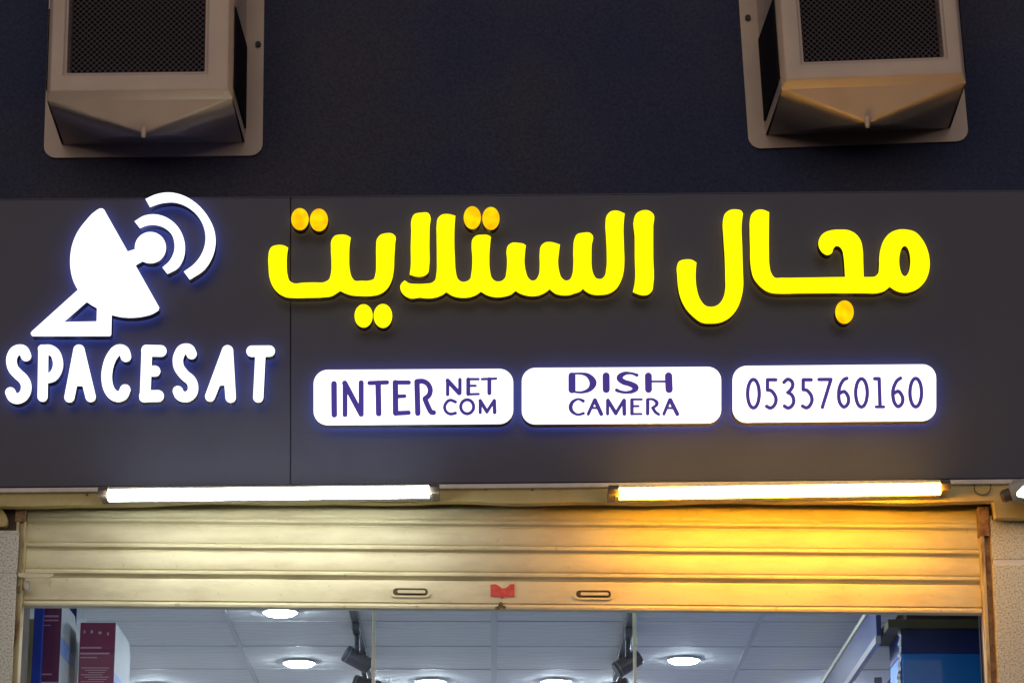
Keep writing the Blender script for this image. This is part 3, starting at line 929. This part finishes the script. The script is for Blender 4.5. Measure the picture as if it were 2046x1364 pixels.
    tube('bolt', [pb, pb + Vector((0, -0.012, 0))], 0.0115, M['bolt_black'], root, n=12)

hood(88, 525, 318, 313, 91, 464, 181, 180, (133, 408, 143, 142), (287, 266), 'tan plastic cooler hood with dark wire mesh, above the dish emblem', (516, 90))
hood(1496, 1935, 300, 284, 1562, 1932, 158, 148, (1607, 1887, 121, 113), (1733, 245), 'slightly tilted tan cooler hood with dark wire mesh, above the looped yellow word', (1494, 37))

# ================================================================== tube lights under the fascia
def tube_light(x0, x1, y0, y1, glowmat, dimmat, label, yback=0.015, capmat='lamp_cap', yc=-0.15):
    """batten: x0,x1 ends of the lit diffuser, y0,y1 its mid height at those ends"""
    a, b = at(x0, y0, yc), at(x1, y1, yc)
    c = (a + b) / 2
    root = empty('tube_light', (c.x, 0, c.z))
    tag(root, label, 'tube light', 'tube lights along the lintel')
    d = (b - a).normalized(); L = (b - a).length
    up = Vector((-d.z, 0, d.x)); out = Vector((0, -1, 0))
    # profile (out, up) of the white base and of the diffuser
    def extrude(name, prof, s0, s1, m, smooth=True):
        n = len(prof)
        V = [a + d * s0 + out * p + up * q for p, q in prof] + [a + d * s1 + out * p + up * q for p, q in prof]
        o = link_mesh(name, V, [tuple(range(n)), tuple(range(n, 2 * n))[::-1]] + [(i, (i + 1) % n, n + (i + 1) % n, n + i) for i in range(n)], m, root, smooth=smooth)
        sharp(o, 40)
        return o
    extrude('housing', [(-0.140, 0.016), (-0.050, 0.020), (-0.022, 0.022), (-0.020, -0.006), (-0.140, -0.004)], -0.012, L + 0.012, M['lamp_white'], False)
    n = 14
    prof = []
    for k in range(n + 1):
        an = math.radians(90 - 180 * k / n)
        prof.append((0.004 + 0.022 * math.cos(an), -0.002 + 0.0205 * math.sin(an)))
    prof += [(-0.010, -0.0225), (-0.019, -0.010), (-0.019, 0.008), (-0.010, 0.0185)]
    top = [(0.0035, 0.0187), (-0.010, 0.0187), (-0.019, 0.0095), (0.022, 0.0095)] if False else [p for p in prof if p[1] >= 0.0075]
    low = [p for p in prof if p[1] < 0.0082]
    extrude('diffuser', low, 0.0, L, glowmat)
    extrude('diffuser_back', [(p, q + 0.0006) for p, q in top], 0.0, L, dimmat)
    capp = [(-0.130, 0.022), (-0.030, 0.030), (0.006, 0.030), (0.018, 0.012), (0.012, -0.004), (-0.130, -0.002)]
    extrude('end_cap', capp, -0.038, -0.001, M[capmat], False)
    extrude('end_cap', capp, L + 0.001, L + 0.038, M[capmat], False)
    return root

tube_light(217, 857, 988, 981, M['tube_cool'], M['tube_cool_dim'], 'cool white glowing tube light under the fascia, left of the lintel gap')
tube_light(1237, 1878, 985, 975, M['tube_warm'], M['tube_warm_dim'], 'warm orange glowing tube light under the fascia, above the amber lit shutter')

# lamp at the right edge of the view: its clamp and its white body run on to the next shop
def edge_lamp():
    a = at(2000, 993, -0.10); b = at(2025, 985, -0.11)
    root = empty('wall_lamp', (a.x, 0, a.z))
    tag(root, 'pale wall lamp with a dark end cap at the right edge of the lintel', 'lamp')
    d = (b - a).normalized()
    tube('end_cap', [a, a + d * 0.010, a + d * 0.036], [0.016, 0.024, 0.025], M['lamp_cap'], root, n=16)
    tube('housing', [a + d * 0.037, a + d * 0.050, a + d * 0.62], [0.034, 0.040, 0.040], M['flood_grey'], root, n=18)
    c0 = a + d * 0.055 + Vector((0, -0.026, -0.012)); tube('diffuser', [c0, c0 + d * 0.03, c0 + d * 0.45, c0 + d * 0.48], [0.012, 0.022, 0.022, 0.012], M['tube_core'], root, n=14)
    k = a + d * 0.06
    box('bracket', (k.x - 0.01, k.y, k.z + 0.02), (k.x + 0.05, Y_LINTEL, k.z + 0.05), M['flood_grey'], root, bevel=0.003)
edge_lamp()

# small wire loop hanging from the trim
lp = [at(1963 + 16.5 * math.cos(t), 973 + 15 * math.sin(t) * 1.0, Y_LINTEL - 0.012) for t in np.linspace(math.pi * 0.98, 0.02 * math.pi, 17)]
lp = [at(1947, 966, Y_LINTEL - 0.006)] + lp + [at(1980, 966, Y_LINTEL - 0.006)]
tag(tube('wire_loop', lp, 0.0021, M['cable'], None, n=8), 'thin dark wire loop hanging over the yellow lintel beside the orange tube light', 'wire')

# ================================================================== roller shutter
shr = empty('roller_shutter', (0, Y_SHUT, at(1000, 1217, Y_SHUT).z))
tag(shr, 'half raised cream metal roller shutter with ribbed slats and two pull slots', 'roller shutter')
def sy(base_l, x): return base_l + 0.0080 * (x - 170)
XL, XR = 40.0, 1972.0
def curl(py): return 0.04 * (max(0.0, 1026 - py) / 30.0) ** 1.4 if py < 1026 else 0.0
def slat(yt, yb, name='slat', rail=False):
    """one slat between photo heights yt..yb (at the left): broad face, groove, round bead, gap"""
    if rail:
        prof = [(0.0, 0.010), (0.04, -0.002), (0.10, -0.004), (0.50, -0.005), (0.765, -0.004), (0.785, 0.004), (0.805, 0.004), (0.82, -0.006), (0.90, -0.011), (0.97, -0.009), (1.0, 0.0), (1.0, 0.02)]
    else:
        prof = [(0.0, 0.007), (0.025, 0.002), (0.07, 0.0), (0.22, -0.003), (0.42, -0.004), (0.60, -0.003), (0.685, 0.0), (0.70, 0.005), (0.725, 0.005), (0.745, -0.004), (0.80, -0.010), (0.875, -0.010), (0.935, -0.002), (0.955, 0.007), (1.0, 0.007)]
    nx = 24
    if yb < 1040: prof = [(0.02 * k, 0.0) for k in range(0, 34, 3)] + prof[6:]
    V, Fc = [], []
    for i in range(nx + 1):
        x = XL + (XR - XL) * i / nx
        dent = 0.0012 * math.sin(i * 1.7 + yt) + 0.0008 * math.sin(i * 3.1 + yt * 2)
        for t, off in prof:
            yy = yt + (yb - yt) * t
            p = at(x, sy(yy, x), Y_SHUT + curl(yy))
            V.append(p + Vector((0, off + dent, 0)))
        for t, off in prof[::-1][::len(prof) - 1]:
            yy = yt + (yb - yt) * t
            p = at(x, sy(yy, x), Y_SHUT + curl(yy))
            V.append(p + Vector((0, 0.028, 0)))
    n = len(prof) + 2
    for i in range(nx):
        for k in range(n):
            k2 = (k + 1) % n
            Fc.append((i * n + k, i * n + k2, (i + 1) * n + k2, (i + 1) * n + k))
    Fc.append(tuple(range(n))); Fc.append(tuple(range(nx * n, nx * n + n))[::-1])
    o = link_mesh(name, V, Fc, M['shutter_paint'], shr, smooth=True)
    sharp(o, 28)
    return o
for yt, yb in ((944, 995.5), (996, 1046.5), (1047, 1098.0), (1098.5, 1151.5)):
    slat(yt, yb)
rail = slat(1152, 1212, 'bottom_rail', True)

def px_prism(name, loop, Y, thick, m, parent):
    return slab_shape(name, group_loops([loop]), Y, thick, m, parent)
def stadium(cx, cy, w, h, n=10, sl=0.008):
    r = h / 2; L = w / 2 - r; out = []
    for k in range(n + 1):
        a = math.radians(-90 + 180 * k / n); x, y = cx + L + r * math.cos(a), cy + r * math.sin(a); out.append((x, y + sl * (x - cx)))
    for k in range(n + 1):
        a = math.radians(90 + 180 * k / n); x, y = cx - L + r * math.cos(a), cy + r * math.sin(a); out.append((x, y + sl * (x - cx)))
    return out
YR = Y_SHUT - 0.006
for cx, cy in ((820, 1182.5), (1186, 1187)):
    ring = group_loops([stadium(cx, cy, 82, 20), stadium(cx, cy - 1, 70, 14.5)])
    h = slab_shape('pull_slot', ring, YR - 0.004, 0.006, M['shutter_paint'], shr)
    px_prism('slot_shade_plate', stadium(cx, cy - 0.5, 74, 17), YR - 0.0012, 0.001, M['slot_shade'], h)  # flat dark plate, the shade inside the slot put into its colour
    px_prism('grip_bar', stadium(cx + 2, cy - 1.5, 56, 6), YR - 0.010, 0.006, M['shutter_paint'], h)
tg = smooth_loop([(980, 1167, 1), (990, 1166.5), (996, 1169), (1003, 1175, 1), (1012, 1173), (1019, 1166.5, 1), (1028, 1166, 1), (1028, 1191, 1), (1008, 1191, 1), (1003, 1195, 1), (999, 1190.5, 1), (980, 1190.5, 1)], 3)
o = px_prism('tag_plate', tg, YR - 0.004, 0.003, M['tag_red'], shr); o['label'] = 'small red bow shaped tag plate'
lk = at(1001, 1206, YR - 0.004)
tube('lock', [lk + Vector((0, 0.01, 0)), lk, lk + Vector((0, -0.012, 0))], [0.008, 0.008, 0.006], M['brass'], shr, n=12)
px_prism('lock_scar', smooth_loop([(988, 1213), (995, 1210), (1000, 1202), (1004, 1208), (1011, 1211), (1009, 1216), (1002, 1213), (994, 1217)], 3), Y_SHUT - 0.014, 0.004, M['brass'], shr)
# sliding latch at the left end
px_prism('latch_bar', [(36, 1144), (108, 1145.5), (104, 1150), (98, 1153), (48, 1153), (36, 1151)], Y_RAIL - 0.020, 0.012, M['shutter_paint'], shr)
e1 = at(55, 1170, Y_RAIL - 0.012)
ringpts = [e1 + Vector((0.011 * math.cos(t), -0.006, 0.017 * math.sin(t))) for t in np.linspace(0, 2 * math.pi, 17)]
tube('latch_ring', ringpts, 0.004, M['aluminium'], shr, n=8, caps=False)
px_prism('latch_plate', [(33, 1172), (47, 1166), (50, 1176), (34, 1184)], Y_RAIL - 0.008, 0.006, M['brass'], shr)
# side channels with rust
zlo = 0.14
for (xo0, xi0, xo1, xi1, rust_) in ((34, 52, 20, 47, 1), (1982, 1957, 1998, 1975, 1)):
    a, b = at(xo0, 1042, Y_RAIL), at(xi0, 1042, Y_RAIL)
    xa, xb = sorted((a.x, b.x))
    r = empty('guide_rail', (xa, Y_RAIL, zlo))
    tag(r, 'weathered cream guide rail with rust, at the %s end of the shutter' % ('left' if xo0 < 1000 else 'right'), 'guide rail', 'guide rails of the shutter')
    zt_ = at(xo0, 1020, Y_RAIL).z
    wdt = xb - xa
    lip_l = (xa, xa + wdt * 0.28); lip_r = (xb - wdt * 0.22, xb)
    box('outer_lip', (lip_l[0], Y_RAIL - 0.012, zlo), (lip_l[1], Y_RAIL + 0.05, zt_), M['rail_rust'], r, bevel=0.002)
    box('inner_lip', (lip_r[0], Y_RAIL - 0.010, zlo), (lip_r[1], Y_RAIL + 0.05, zt_ - 0.02), M['rail_rust'], r, bevel=0.002)
    box('web', (lip_l[1] - 0.001, Y_RAIL + 0.004, zlo), (lip_r[0] + 0.001, Y_RAIL + 0.05, zt_ - 0.01), M['rust'] if xo0 > 1000 else M['rail_rust'], r)
    box('top_bracket', (xa - 0.006, Y_RAIL - 0.016, zt_ - 0.10 if xo0 > 1000 else zt_ - 0.045), (xb - 0.012 if xo0 > 1000 else xb, Y_RAIL + 0.03, zt_ + 0.012), M['rust'], r, bevel=0.004)

# ================================================================== granite pillars
def pillar(x_in_px, side, joints_px, top_px, label):
    xi = at(x_in_px, 1200, Y_PILLAR).x
    xo = xi - 0.75 if side < 0 else xi + 0.75
    x0, x1 = sorted((xi, xo))
    root = empty('stone_pillar', ((x0 + x1) / 2, Y_PILLAR, 0.14))
    tag(root, label, 'pillar', 'granite pillars beside the shutter')
    ztop = at(x_in_px, top_px, Y_PILLAR).z
    zs = [ztop] + [at(x_in_px, j, Y_PILLAR).z for j in joints_px]
    while zs[-1] > 0.7: zs.append(zs[-1] - 0.6)
    zs.append(0.141)
    box('core', (x0 + 0.004, Y_PILLAR + 0.003, 0.141), (x1 - 0.004, Y_PILLAR + 0.026, ztop - 0.004), M['mortar'], root)
    for za, zb_ in zip(zs[:-1], zs[1:]):
        g = 0.010 if side > 0 else 0.002
        box('tile', (x0, Y_PILLAR, zb_ + g), (x1, Y_PILLAR + 0.02, za - g), M['granite'], root, bevel=0.003)
pillar(31, -1, [1145], 1058, 'speckled grey granite pillar left of the shutter')
pillar(1987, 1, [1122], 1036, 'speckled pale granite pillar right of the shutter')
zs_ = at(0, 962, 0.3).z + 0.1
box('side_wall', (p_l.x, Y_PILLAR + 0.028, 0.001), (at(33, 1050, 0.06).x, 0.459, zs_), M['plaster_brown'], bld)
box('side_wall', (at(1984, 1050, 0.06).x, Y_PILLAR + 0.028, 0.001), (p_r.x, 0.459, zs_), M['plaster_brown'], bld)
# broken plaster lump above the left pillar
sh = smooth_loop([(-30, 1014), (2, 1015), (9, 1024), (14, 1036), (12, 1048), (-2, 1051), (-30, 1050)], 3)
o = px_prism('plaster_lump', sh, Y_PILLAR - 0.01, 0.05, M['lintel_paint'], bld)

# ================================================================== shop interior
ZC = 1.6 + 2.47
YI1 = 6.4
XI0, XI1 = -2.35, 2.35
tag(box('interior_floor', (XI0, 0.36, 0.02), (XI1, YI1, 0.15), M['interior_floor']), kind='structure')
tag(box('interior_wall', (XI0 - 0.12, 0.46, 0.0), (XI0, YI1, ZC + 0.3), M['interior_wall']), kind='structure')
tag(box('interior_wall', (XI1, 0.46, 0.0), (XI1 + 0.12, YI1, ZC + 0.3), M['interior_wall']), kind='structure')
tag(box('interior_wall', (XI0, YI1, 0.0), (XI1, YI1 + 0.12, ZC + 0.3), M['interior_wall']), kind='structure')

ceil = link_mesh('ceiling', [(XI0, 0.43, ZC + 0.03), (XI1, 0.43, ZC + 0.03), (XI1, YI1, ZC + 0.03), (XI0, YI1, ZC + 0.03)], [(0, 1, 2, 3)], M['interior_wall'], base=(0, 0.43, ZC))
tag(ceil, kind='structure')
y_row = at_z(985, 1240, ZC).y
TW, TD = at_z(985, 1240, ZC).x - at_z(428, 1240, ZC).x - 0.012, 0.6
TW = 1.185
ys = [y_row + TD * k for k in range(-3, 9)]
xs = [TW * k for k in range(-2, 3)]
proto = None
for i in range(4):
    for j in range(len(ys) - 1):
        x0, x1 = max(xs[i], XI0 + 0.01), min(xs[i + 1], XI1 - 0.01)
        if proto is None:
            w, d = TW / 2 - 0.011, TD / 2 - 0.011
            proto = box('ceiling_tile', (-w, -d, ZC - 0.002), (w, d, ZC + 0.012), M['ceiling_tile'], None, bevel=0.002)
            t = proto
        else:
            t = proto.copy(); COL.objects.link(t)
        t.parent = ceil
        t.location = Vector(((xs[i] + xs[i + 1]) / 2, (ys[j] + ys[j + 1]) / 2, ZC - 0.002 + random.uniform(-0.001, 0.001))) - origin_of(ceil)
        t.rotation_euler = (random.uniform(-0.002, 0.002), 0, math.pi if random.random() < 0.5 else 0)
for y in ys:
    box('grid_bar', (XI0, y - 0.010, ZC - 0.004), (XI1, y + 0.010, ZC + 0.004), M['grid_white'], ceil)
for x in xs[1:-1]:
    box('grid_bar', (x - (0.014 if abs(x) < 0.01 else 0.010), ys[0], ZC - 0.006), (x + (0.014 if abs(x) < 0.01 else 0.010), ys[-1], ZC + 0.002), M['grid_white'], ceil)

# round downlights
def lathe(name, prof, n, m, parent, center, smooth=True):
    V, Fc = [], []
    for r, z in prof:
        for k in range(n):
            a = 2 * math.pi * k / n
            V.append(Vector(center) + Vector((r * math.cos(a), r * math.sin(a), z)))
    for i in range(len(prof) - 1):
        for k in range(n):
            k2 = (k + 1) % n
            Fc.append((i * n + k, i * n + k2, (i + 1) * n + k2, (i + 1) * n + k))
    Fc.append(tuple(range(n))); Fc.append(tuple(range((len(prof) - 1) * n, len(prof) * n))[::-1])
    o = link_mesh(name, V, Fc, m, parent, smooth=smooth)
    sharp(o, 40)
    return o
dl = []
p0 = at_z(598, 1319, ZC)
base_dl = empty('downlight', (p0.x, p0.y, ZC))
lathe('rim', [(0.080, -0.004), (0.096, -0.004), (0.099, -0.008), (0.096, -0.014), (0.088, -0.015)], 28, M['white_rim'], base_dl, base_dl.location)
lathe('diffuser', [(0.0875, -0.006), (0.0875, -0.0145), (0.070, -0.024), (0.040, -0.030), (0.006, -0.032)], 28, M['downlight_glow'], base_dl, base_dl.location)
spots = [((598, 1319), 'round glowing downlight in the ceiling beside the left spotlight'),
         ((1366, 1313), 'round glowing downlight in the ceiling to the right of the right spotlight'),
         ((861, 1357), 'round glowing downlight at the bottom edge, left of the middle ceiling bar'),
         ((1111, 1357), 'round glowing downlight at the bottom edge, right of the middle ceiling bar'),
         ((560, 1217), 'round glowing downlight half hidden behind the shutter bottom rail')]
for i, ((px, py), lab) in enumerate(spots):
    p = at_z(px, py, ZC)
    if i == 0:
        o = base_dl
    else:
        o = base_dl.copy(); COL.objects.link(o)
        for c in base_dl.children:
            cc = c.copy(); COL.objects.link(cc); cc.parent = o
        o.location = (p.x, p.y, ZC)
    o.scale = (0.84, 0.84, 1.0)
    tag(o, lab, 'downlight', 'downlights in the shop ceiling')
xa_, xb_ = at_z(598, 1319, ZC).x, at_z(1366, 1313, ZC).x
for x, y in [(xa_, 0.78), (xb_, 0.78), (xb_, 1.42)] + [(x, y) for y in (3.9, 5.2) for x in (-1.7, -0.6, 0.6, 1.7)]:  # extra unseen downlights, added to brighten the shop interior
    if True:
        o = base_dl.copy(); COL.objects.link(o)
        for c in base_dl.children:
            cc = c.copy(); COL.objects.link(cc); cc.parent = o
        o.location = (x, y, ZC)
        tag(o, 'round ceiling downlight, unseen, added to light the shop interior', 'downlight', 'added unseen ceiling downlights')

# ceiling tracks and spotlights
def track(px0, lab):
    x = at_z(px0, 1260, ZC - 0.02).x
    o = box('spotlight_track', (x - 0.018, 0.75, ZC - 0.034), (x + 0.018, 3.6, ZC - 0.006), M['spot_black'], None, bevel=0.003)
    tag(o, lab, 'light track', 'ceiling light tracks')
    return x
xl = track(716, 'dark spotlight track on the ceiling near the left glass edge')
xr = track(1254, 'dark spotlight track on the ceiling behind the right glass edge')

def spotlight(x, ya, c, d, lab):
    """adapter on the track at depth ya, head centred at c pointing along d"""
    root = empty('spotlight', (x, ya, ZC - 0.034))
    tag(root, lab, 'spotlight', 'spotlights on the ceiling tracks')
    box('adapter', (x - 0.017, ya - 0.10, ZC - 0.062), (x + 0.017, ya + 0.06, ZC - 0.0345), M['spot_black'], root, bevel=0.004)
    tube('arm', [(x, ya + 0.02, ZC - 0.06), Vector((x, ya + 0.04, ZC - 0.10)), c + Vector((0, 0, 0.02))], 0.012, M['spot_black'], root, n=10)
    d = Vector(d).normalized()
    h = tube('head', [c - d * 0.066, c - d * 0.060, c + d * 0.058, c + d * 0.064], [0.031, 0.037, 0.039, 0.036], M['spot_black'], root, n=24)
    tube('trim_ring', [c + d * 0.045, c + d * 0.052], 0.0402, M['spot_ring'], h, n=24)
cl = at_z(714, 1317, ZC - 0.15)
spotlight(xl, cl.y - 0.16, cl, (-0.80, -0.22, 0.42), 'black cylinder spotlight on the left track, lit end up left')
cr = at_z(1254, 1325, ZC - 0.15)
spotlight(xr, cr.y - 0.16, cr, (-0.82, -0.10, -0.52), 'black cylinder spotlight crossing behind the right glass edge')
cl2 = at_z(733, 1369, ZC - 0.15)
spotlight(xl, cl2.y - 0.12, cl2, (-0.75, 0.1, 0.2), 'second black spotlight further back on the left track, cut by the bottom edge')
cr2 = at_z(1232, 1376, ZC - 0.15)
spotlight(xr, cr2.y - 0.12, cr2, (-0.8, 0.1, -0.3), 'second black spotlight further back on the right track, cut by the bottom edge')

# glass front
gf = empty('glass_front', (0, 0.62, 0.15))
tag(gf, 'frameless glass shop front with two bright upright glass edges', 'glass front')
YG = 0.62
xg = [at(48, 1300, YG).x, at(747, 1290, YG).x, at(1268, 1290, YG).x, at(1985, 1300, YG).x]
ztg = at(1000, 1180, YG).z
for a, b in zip(xg[:-1], xg[1:]):
    box('pane', (a + 0.006, YG, 0.16), (b - 0.006, YG + 0.010, ztg), M['clear_glass'], gf)
for x in xg[1:3]:
    box('glass_edge', (x - 0.0065, YG - 0.003, 0.16), (x + 0.0065, YG + 0.013, ztg - 0.004), M['glass_edge'], gf, bevel=0.002)
    zc = at(1268, 1280 if x > 0 else 1326, YG).z
    box('clip', (x - 0.009, YG - 0.010, zc - 0.018), (x + 0.009, YG + 0.020, zc + 0.018), M['glass_edge'], gf, bevel=0.005)

# ---- left shelving with cartons
YB = 1.15
sh_l = empty('display_shelf', (at(75, 1300, YB).x, YB, 0.15))
tag(sh_l, 'blue metal shelf upright with a pale strip, inside the shop at the left', 'shelf')
a, b = at(65, 1290, YB), at(83, 1290, YB)
box('post', (a.x, YB, 0.15), (b.x, YB + 0.04, ZC - 0.05), M['blue_metal'], sh_l, bevel=0.003)
box('side_strip', (a.x - 0.06, YB + 0.06, 0.15), (a.x - 0.002, YB + 0.09, ZC - 0.2), M['lintel_paint'], sh_l)
zsb = at(100, 1357, YB).z
box('shelf_board', (XI0 + 0.001, YB + 0.16, zsb - 0.025), (at(128, 1300, YB).x, YB + 0.75, zsb - 0.003), M['cream'], sh_l, bevel=0.002)

def carton(quad_x, y_top, y_bot, Y, depth, front_mat, band, label, lines, zbot=None):
    x0, x1 = at(quad_x[0], y_top, Y).x, at(quad_x[1], y_top, Y).x
    z1 = at(quad_x[0], y_top, Y).z
    z0 = zbot if zbot is not None else at(quad_x[0], y_bot, Y).z
    root = empty('carton', ((x0 + x1) / 2, Y, z0))
    tag(root, label, 'box', 'cartons on the left shelf')
    cut = 0.05
    V = [(x0, Y, z0), (x1, Y, z0), (x1, Y, z1), (x0, Y, z1), (x0, Y + depth, z0), (x1, Y + depth, z0), (x1, Y + depth, z1 - cut), (x1, Y + depth - cut, z1), (x0, Y + depth - cut, z1), (x0, Y + depth, z1 - cut)]
    Fc = [(0, 1, 2, 3), (1, 5, 6, 7, 2), (0, 3, 8, 9, 4), (0, 4, 5, 1), (3, 2, 7, 8), (8, 7, 6, 9), (4, 9, 6, 5)]
    bd = link_mesh('body', V, Fc, M['carton_white'], root)
    box('front_print', (x0 + 0.001, Y - 0.002, z0 + 0.001), (x1 - 0.001, Y - 0.0003, z1 - 0.001), front_mat, root)
    H = z1 - z0
    # slanted blue band printed on the side
    s0, s1 = band
    sb = [(x1 + 0.0004, Y + 0.003, z0 + H * s0), (x1 + 0.0004, Y + depth - 0.004, z0 + H * s0), (x1 + 0.0004, Y + depth - 0.004, z0 + H * s1), (x1 + 0.0004, Y + 0.003, z0 + H * s1)]
    link_mesh('side_band', sb + [(v[0] + 0.0006, v[1], v[2]) for v in sb], BOXF, M['carton_blue'], root)
    for (u0, u1, t, th, m) in lines:
        box('print_line', (x0 + (x1 - x0) * u0, Y - 0.0036, z0 + H * t - th), (x0 + (x1 - x0) * u1, Y - 0.0023, z0 + H * t + th), M[m], root)
    return root, z0
carton((84, 125), 1196, 1356, 1.20, 0.42, M['maroon_a'], (0.34, 0.55), 'dark maroon carton with white side beside the blue shelf upright',
       [(0.05, 0.85, 0.79, 0.004, 'carton_pink'), (0.05, 0.85, 0.74, 0.003, 'carton_pink'), (0.05, 0.5, 0.68, 0.002, 'carton_pink'), (0.1, 0.65, 0.09, 0.003, 'carton_pink')], zbot=zsb)
carton((161, 232), 1243, 1450, 1.42, 0.50, M['maroon_b'], (0.10, 0.52), 'brighter maroon carton with white side, right of the darker one',
       [(0.03, 0.62, 0.755, 0.0035, 'carton_pink'), (0.03, 0.85, 0.70, 0.0035, 'carton_pink'), (0.03, 0.5, 0.66, 0.002, 'carton_pink'), (0.10, 0.15, 0.91, 0.006, 'carton_pink'), (0.30, 0.36, 0.91, 0.006, 'carton_white'), (0.52, 0.60, 0.90, 0.005, 'carton_white'), (0.76, 0.81, 0.89, 0.007, 'carton_pink')] + [(0.08 + 0.1 * (k % 3), 0.86 - 0.06 * (k % 4), 0.56 - 0.022 * k, 0.0016, 'carton_pink') for k in range(9)],
       zbot=at(161, 1450, 1.42).z)
carton((128, 155), 1190, 1330, 1.72, 0.30, M['navy'], (0.0, 0.1), 'small dark fronted carton behind the two maroon ones', [], zbot=zsb)
zs2 = at(161, 1450, 1.42).z
box('shelf_board', (XI0 + 0.001, 1.44, zs2 - 0.025), (at(240, 1300, 1.45).x, 1.95, zs2 - 0.002), M['cream'], sh_l, bevel=0.002)

# ---- right: long blue shelf fascia running back, and the big blue box
ra = at(1729, 1228, 1.3)
sh_r = empty('wall_shelf', (ra.x, 1.6, 0.15))
tag(sh_r, 'long blue shelf fascia with pale trim running back along the right side of the shop', 'shelf')
xw = ra.x
z_hi = at(1729, 1228, 1.3).z
z_lo = z_hi - 0.165
def along(name, z0, z1, x0, x1, m, y0=0.98, y1=6.0):
    return box(name, (x0, y0, z0), (x1, y1, z1), m, sh_r)
along('top_trim', z_hi - 0.012, z_hi + 0.008, xw - 0.006, xw + 0.006, M['cream'])
along('fascia_board', z_lo + 0.018, z_hi - 0.0125, xw, xw + 0.02, M['blue_board'])
along('lower_trim', z_lo - 0.012, z_lo + 0.0175, xw - 0.004, xw + 0.016, M['pale_grey'])
along('inner_board', z_lo - 0.9, z_lo - 0.0125, xw + 0.16, xw + 0.18, M['blue_metal'])
for k in range(5):
    y = 1.75 + 0.9 * k
    box('upright', (xw + 0.09, y, 0.15), (xw + 0.12, y + 0.03, z_lo - 0.014), M['pale_grey'], sh_r)
YX = 0.86
def fq(name, x0, x1, y0, y1, Y, th, m, parent, bevel=0.0):
    a, b = at(x0, y0, Y), at(x1, y1, Y)
    return box(name, (a.x, Y, b.z), (b.x, Y + th, a.z), m, parent, bevel)
bx = empty('blue_cabinet', (at(1880, 1300, YX).x, YX, 0.15))
tag(bx, 'bright blue cabinet with shade painted navy along its top, beside the right guide rail', 'cabinet')
a, b = at(1802, 1305, YX), at(1960, 1305, YX)
zmid = a.z
box('front_panel', (a.x, YX, 0.15), (b.x, YX + 0.35, zmid), M['blue_bright'], bx, bevel=0.004)
box('top_shade', (a.x, YX + 0.004, zmid + 0.001), (b.x, YX + 0.35, at(1800, 1254, YX).z), M['navy'], bx, bevel=0.003)  # upper part of the same front, its shade put into the navy colour
fq('head_beam', 1774, 1962, 1236, 1253, YX - 0.02, 0.4, M['olive'], bx, 0.003)
fq('dark_board', 1810, 1962, 1205, 1235, YX - 0.015, 0.3, M['dark_brown'], bx)
# crumpled clear wrap hanging at the cabinet's edge
V, Fc = [], []
rows = 22
for i in range(rows):
    t = i / (rows - 1)
    py = 1258 + t * 150
    wdt = 3.5 + 9 * max(0, t - 0.33) + 2.2 * math.sin(i * 2.1)
    pl = at(1799 - wdt, py, YX + 0.02); pr = at(1802.5, py, YX + 0.02)
    j = 0.012 * math.sin(i * 1.9); j2 = 0.010 * math.sin(i * 2.7 + 1)
    V += [pl + Vector((0, j, 0)), (pl + pr) / 2 + Vector((0, -0.016 + j2, 0)), pr + Vector((0, j2, 0)), (pl + pr) / 2 + Vector((0, 0.012 + j, 0))]
for i in range(rows - 1):
    for k in range(4):
        Fc.append((i * 4 + k, i * 4 + (k + 1) % 4, i * 4 + 4 + (k + 1) % 4, i * 4 + 4 + k))
Fc += [(0, 1, 2, 3), tuple(range(rows * 4 - 4, rows * 4))]
tag(link_mesh('plastic_wrap', V, Fc, M['carton_white']), 'crumpled whitish plastic wrap hanging beside the blue cabinet', 'plastic wrap')
box('door_jamb', (at(1962.5, 1300, 0.40).x, 0.425, 0.14), (at(1972, 1300, 0.40).x, 0.455, at(1962, 1215, 0.4).z), M['dark_brown'], bld)
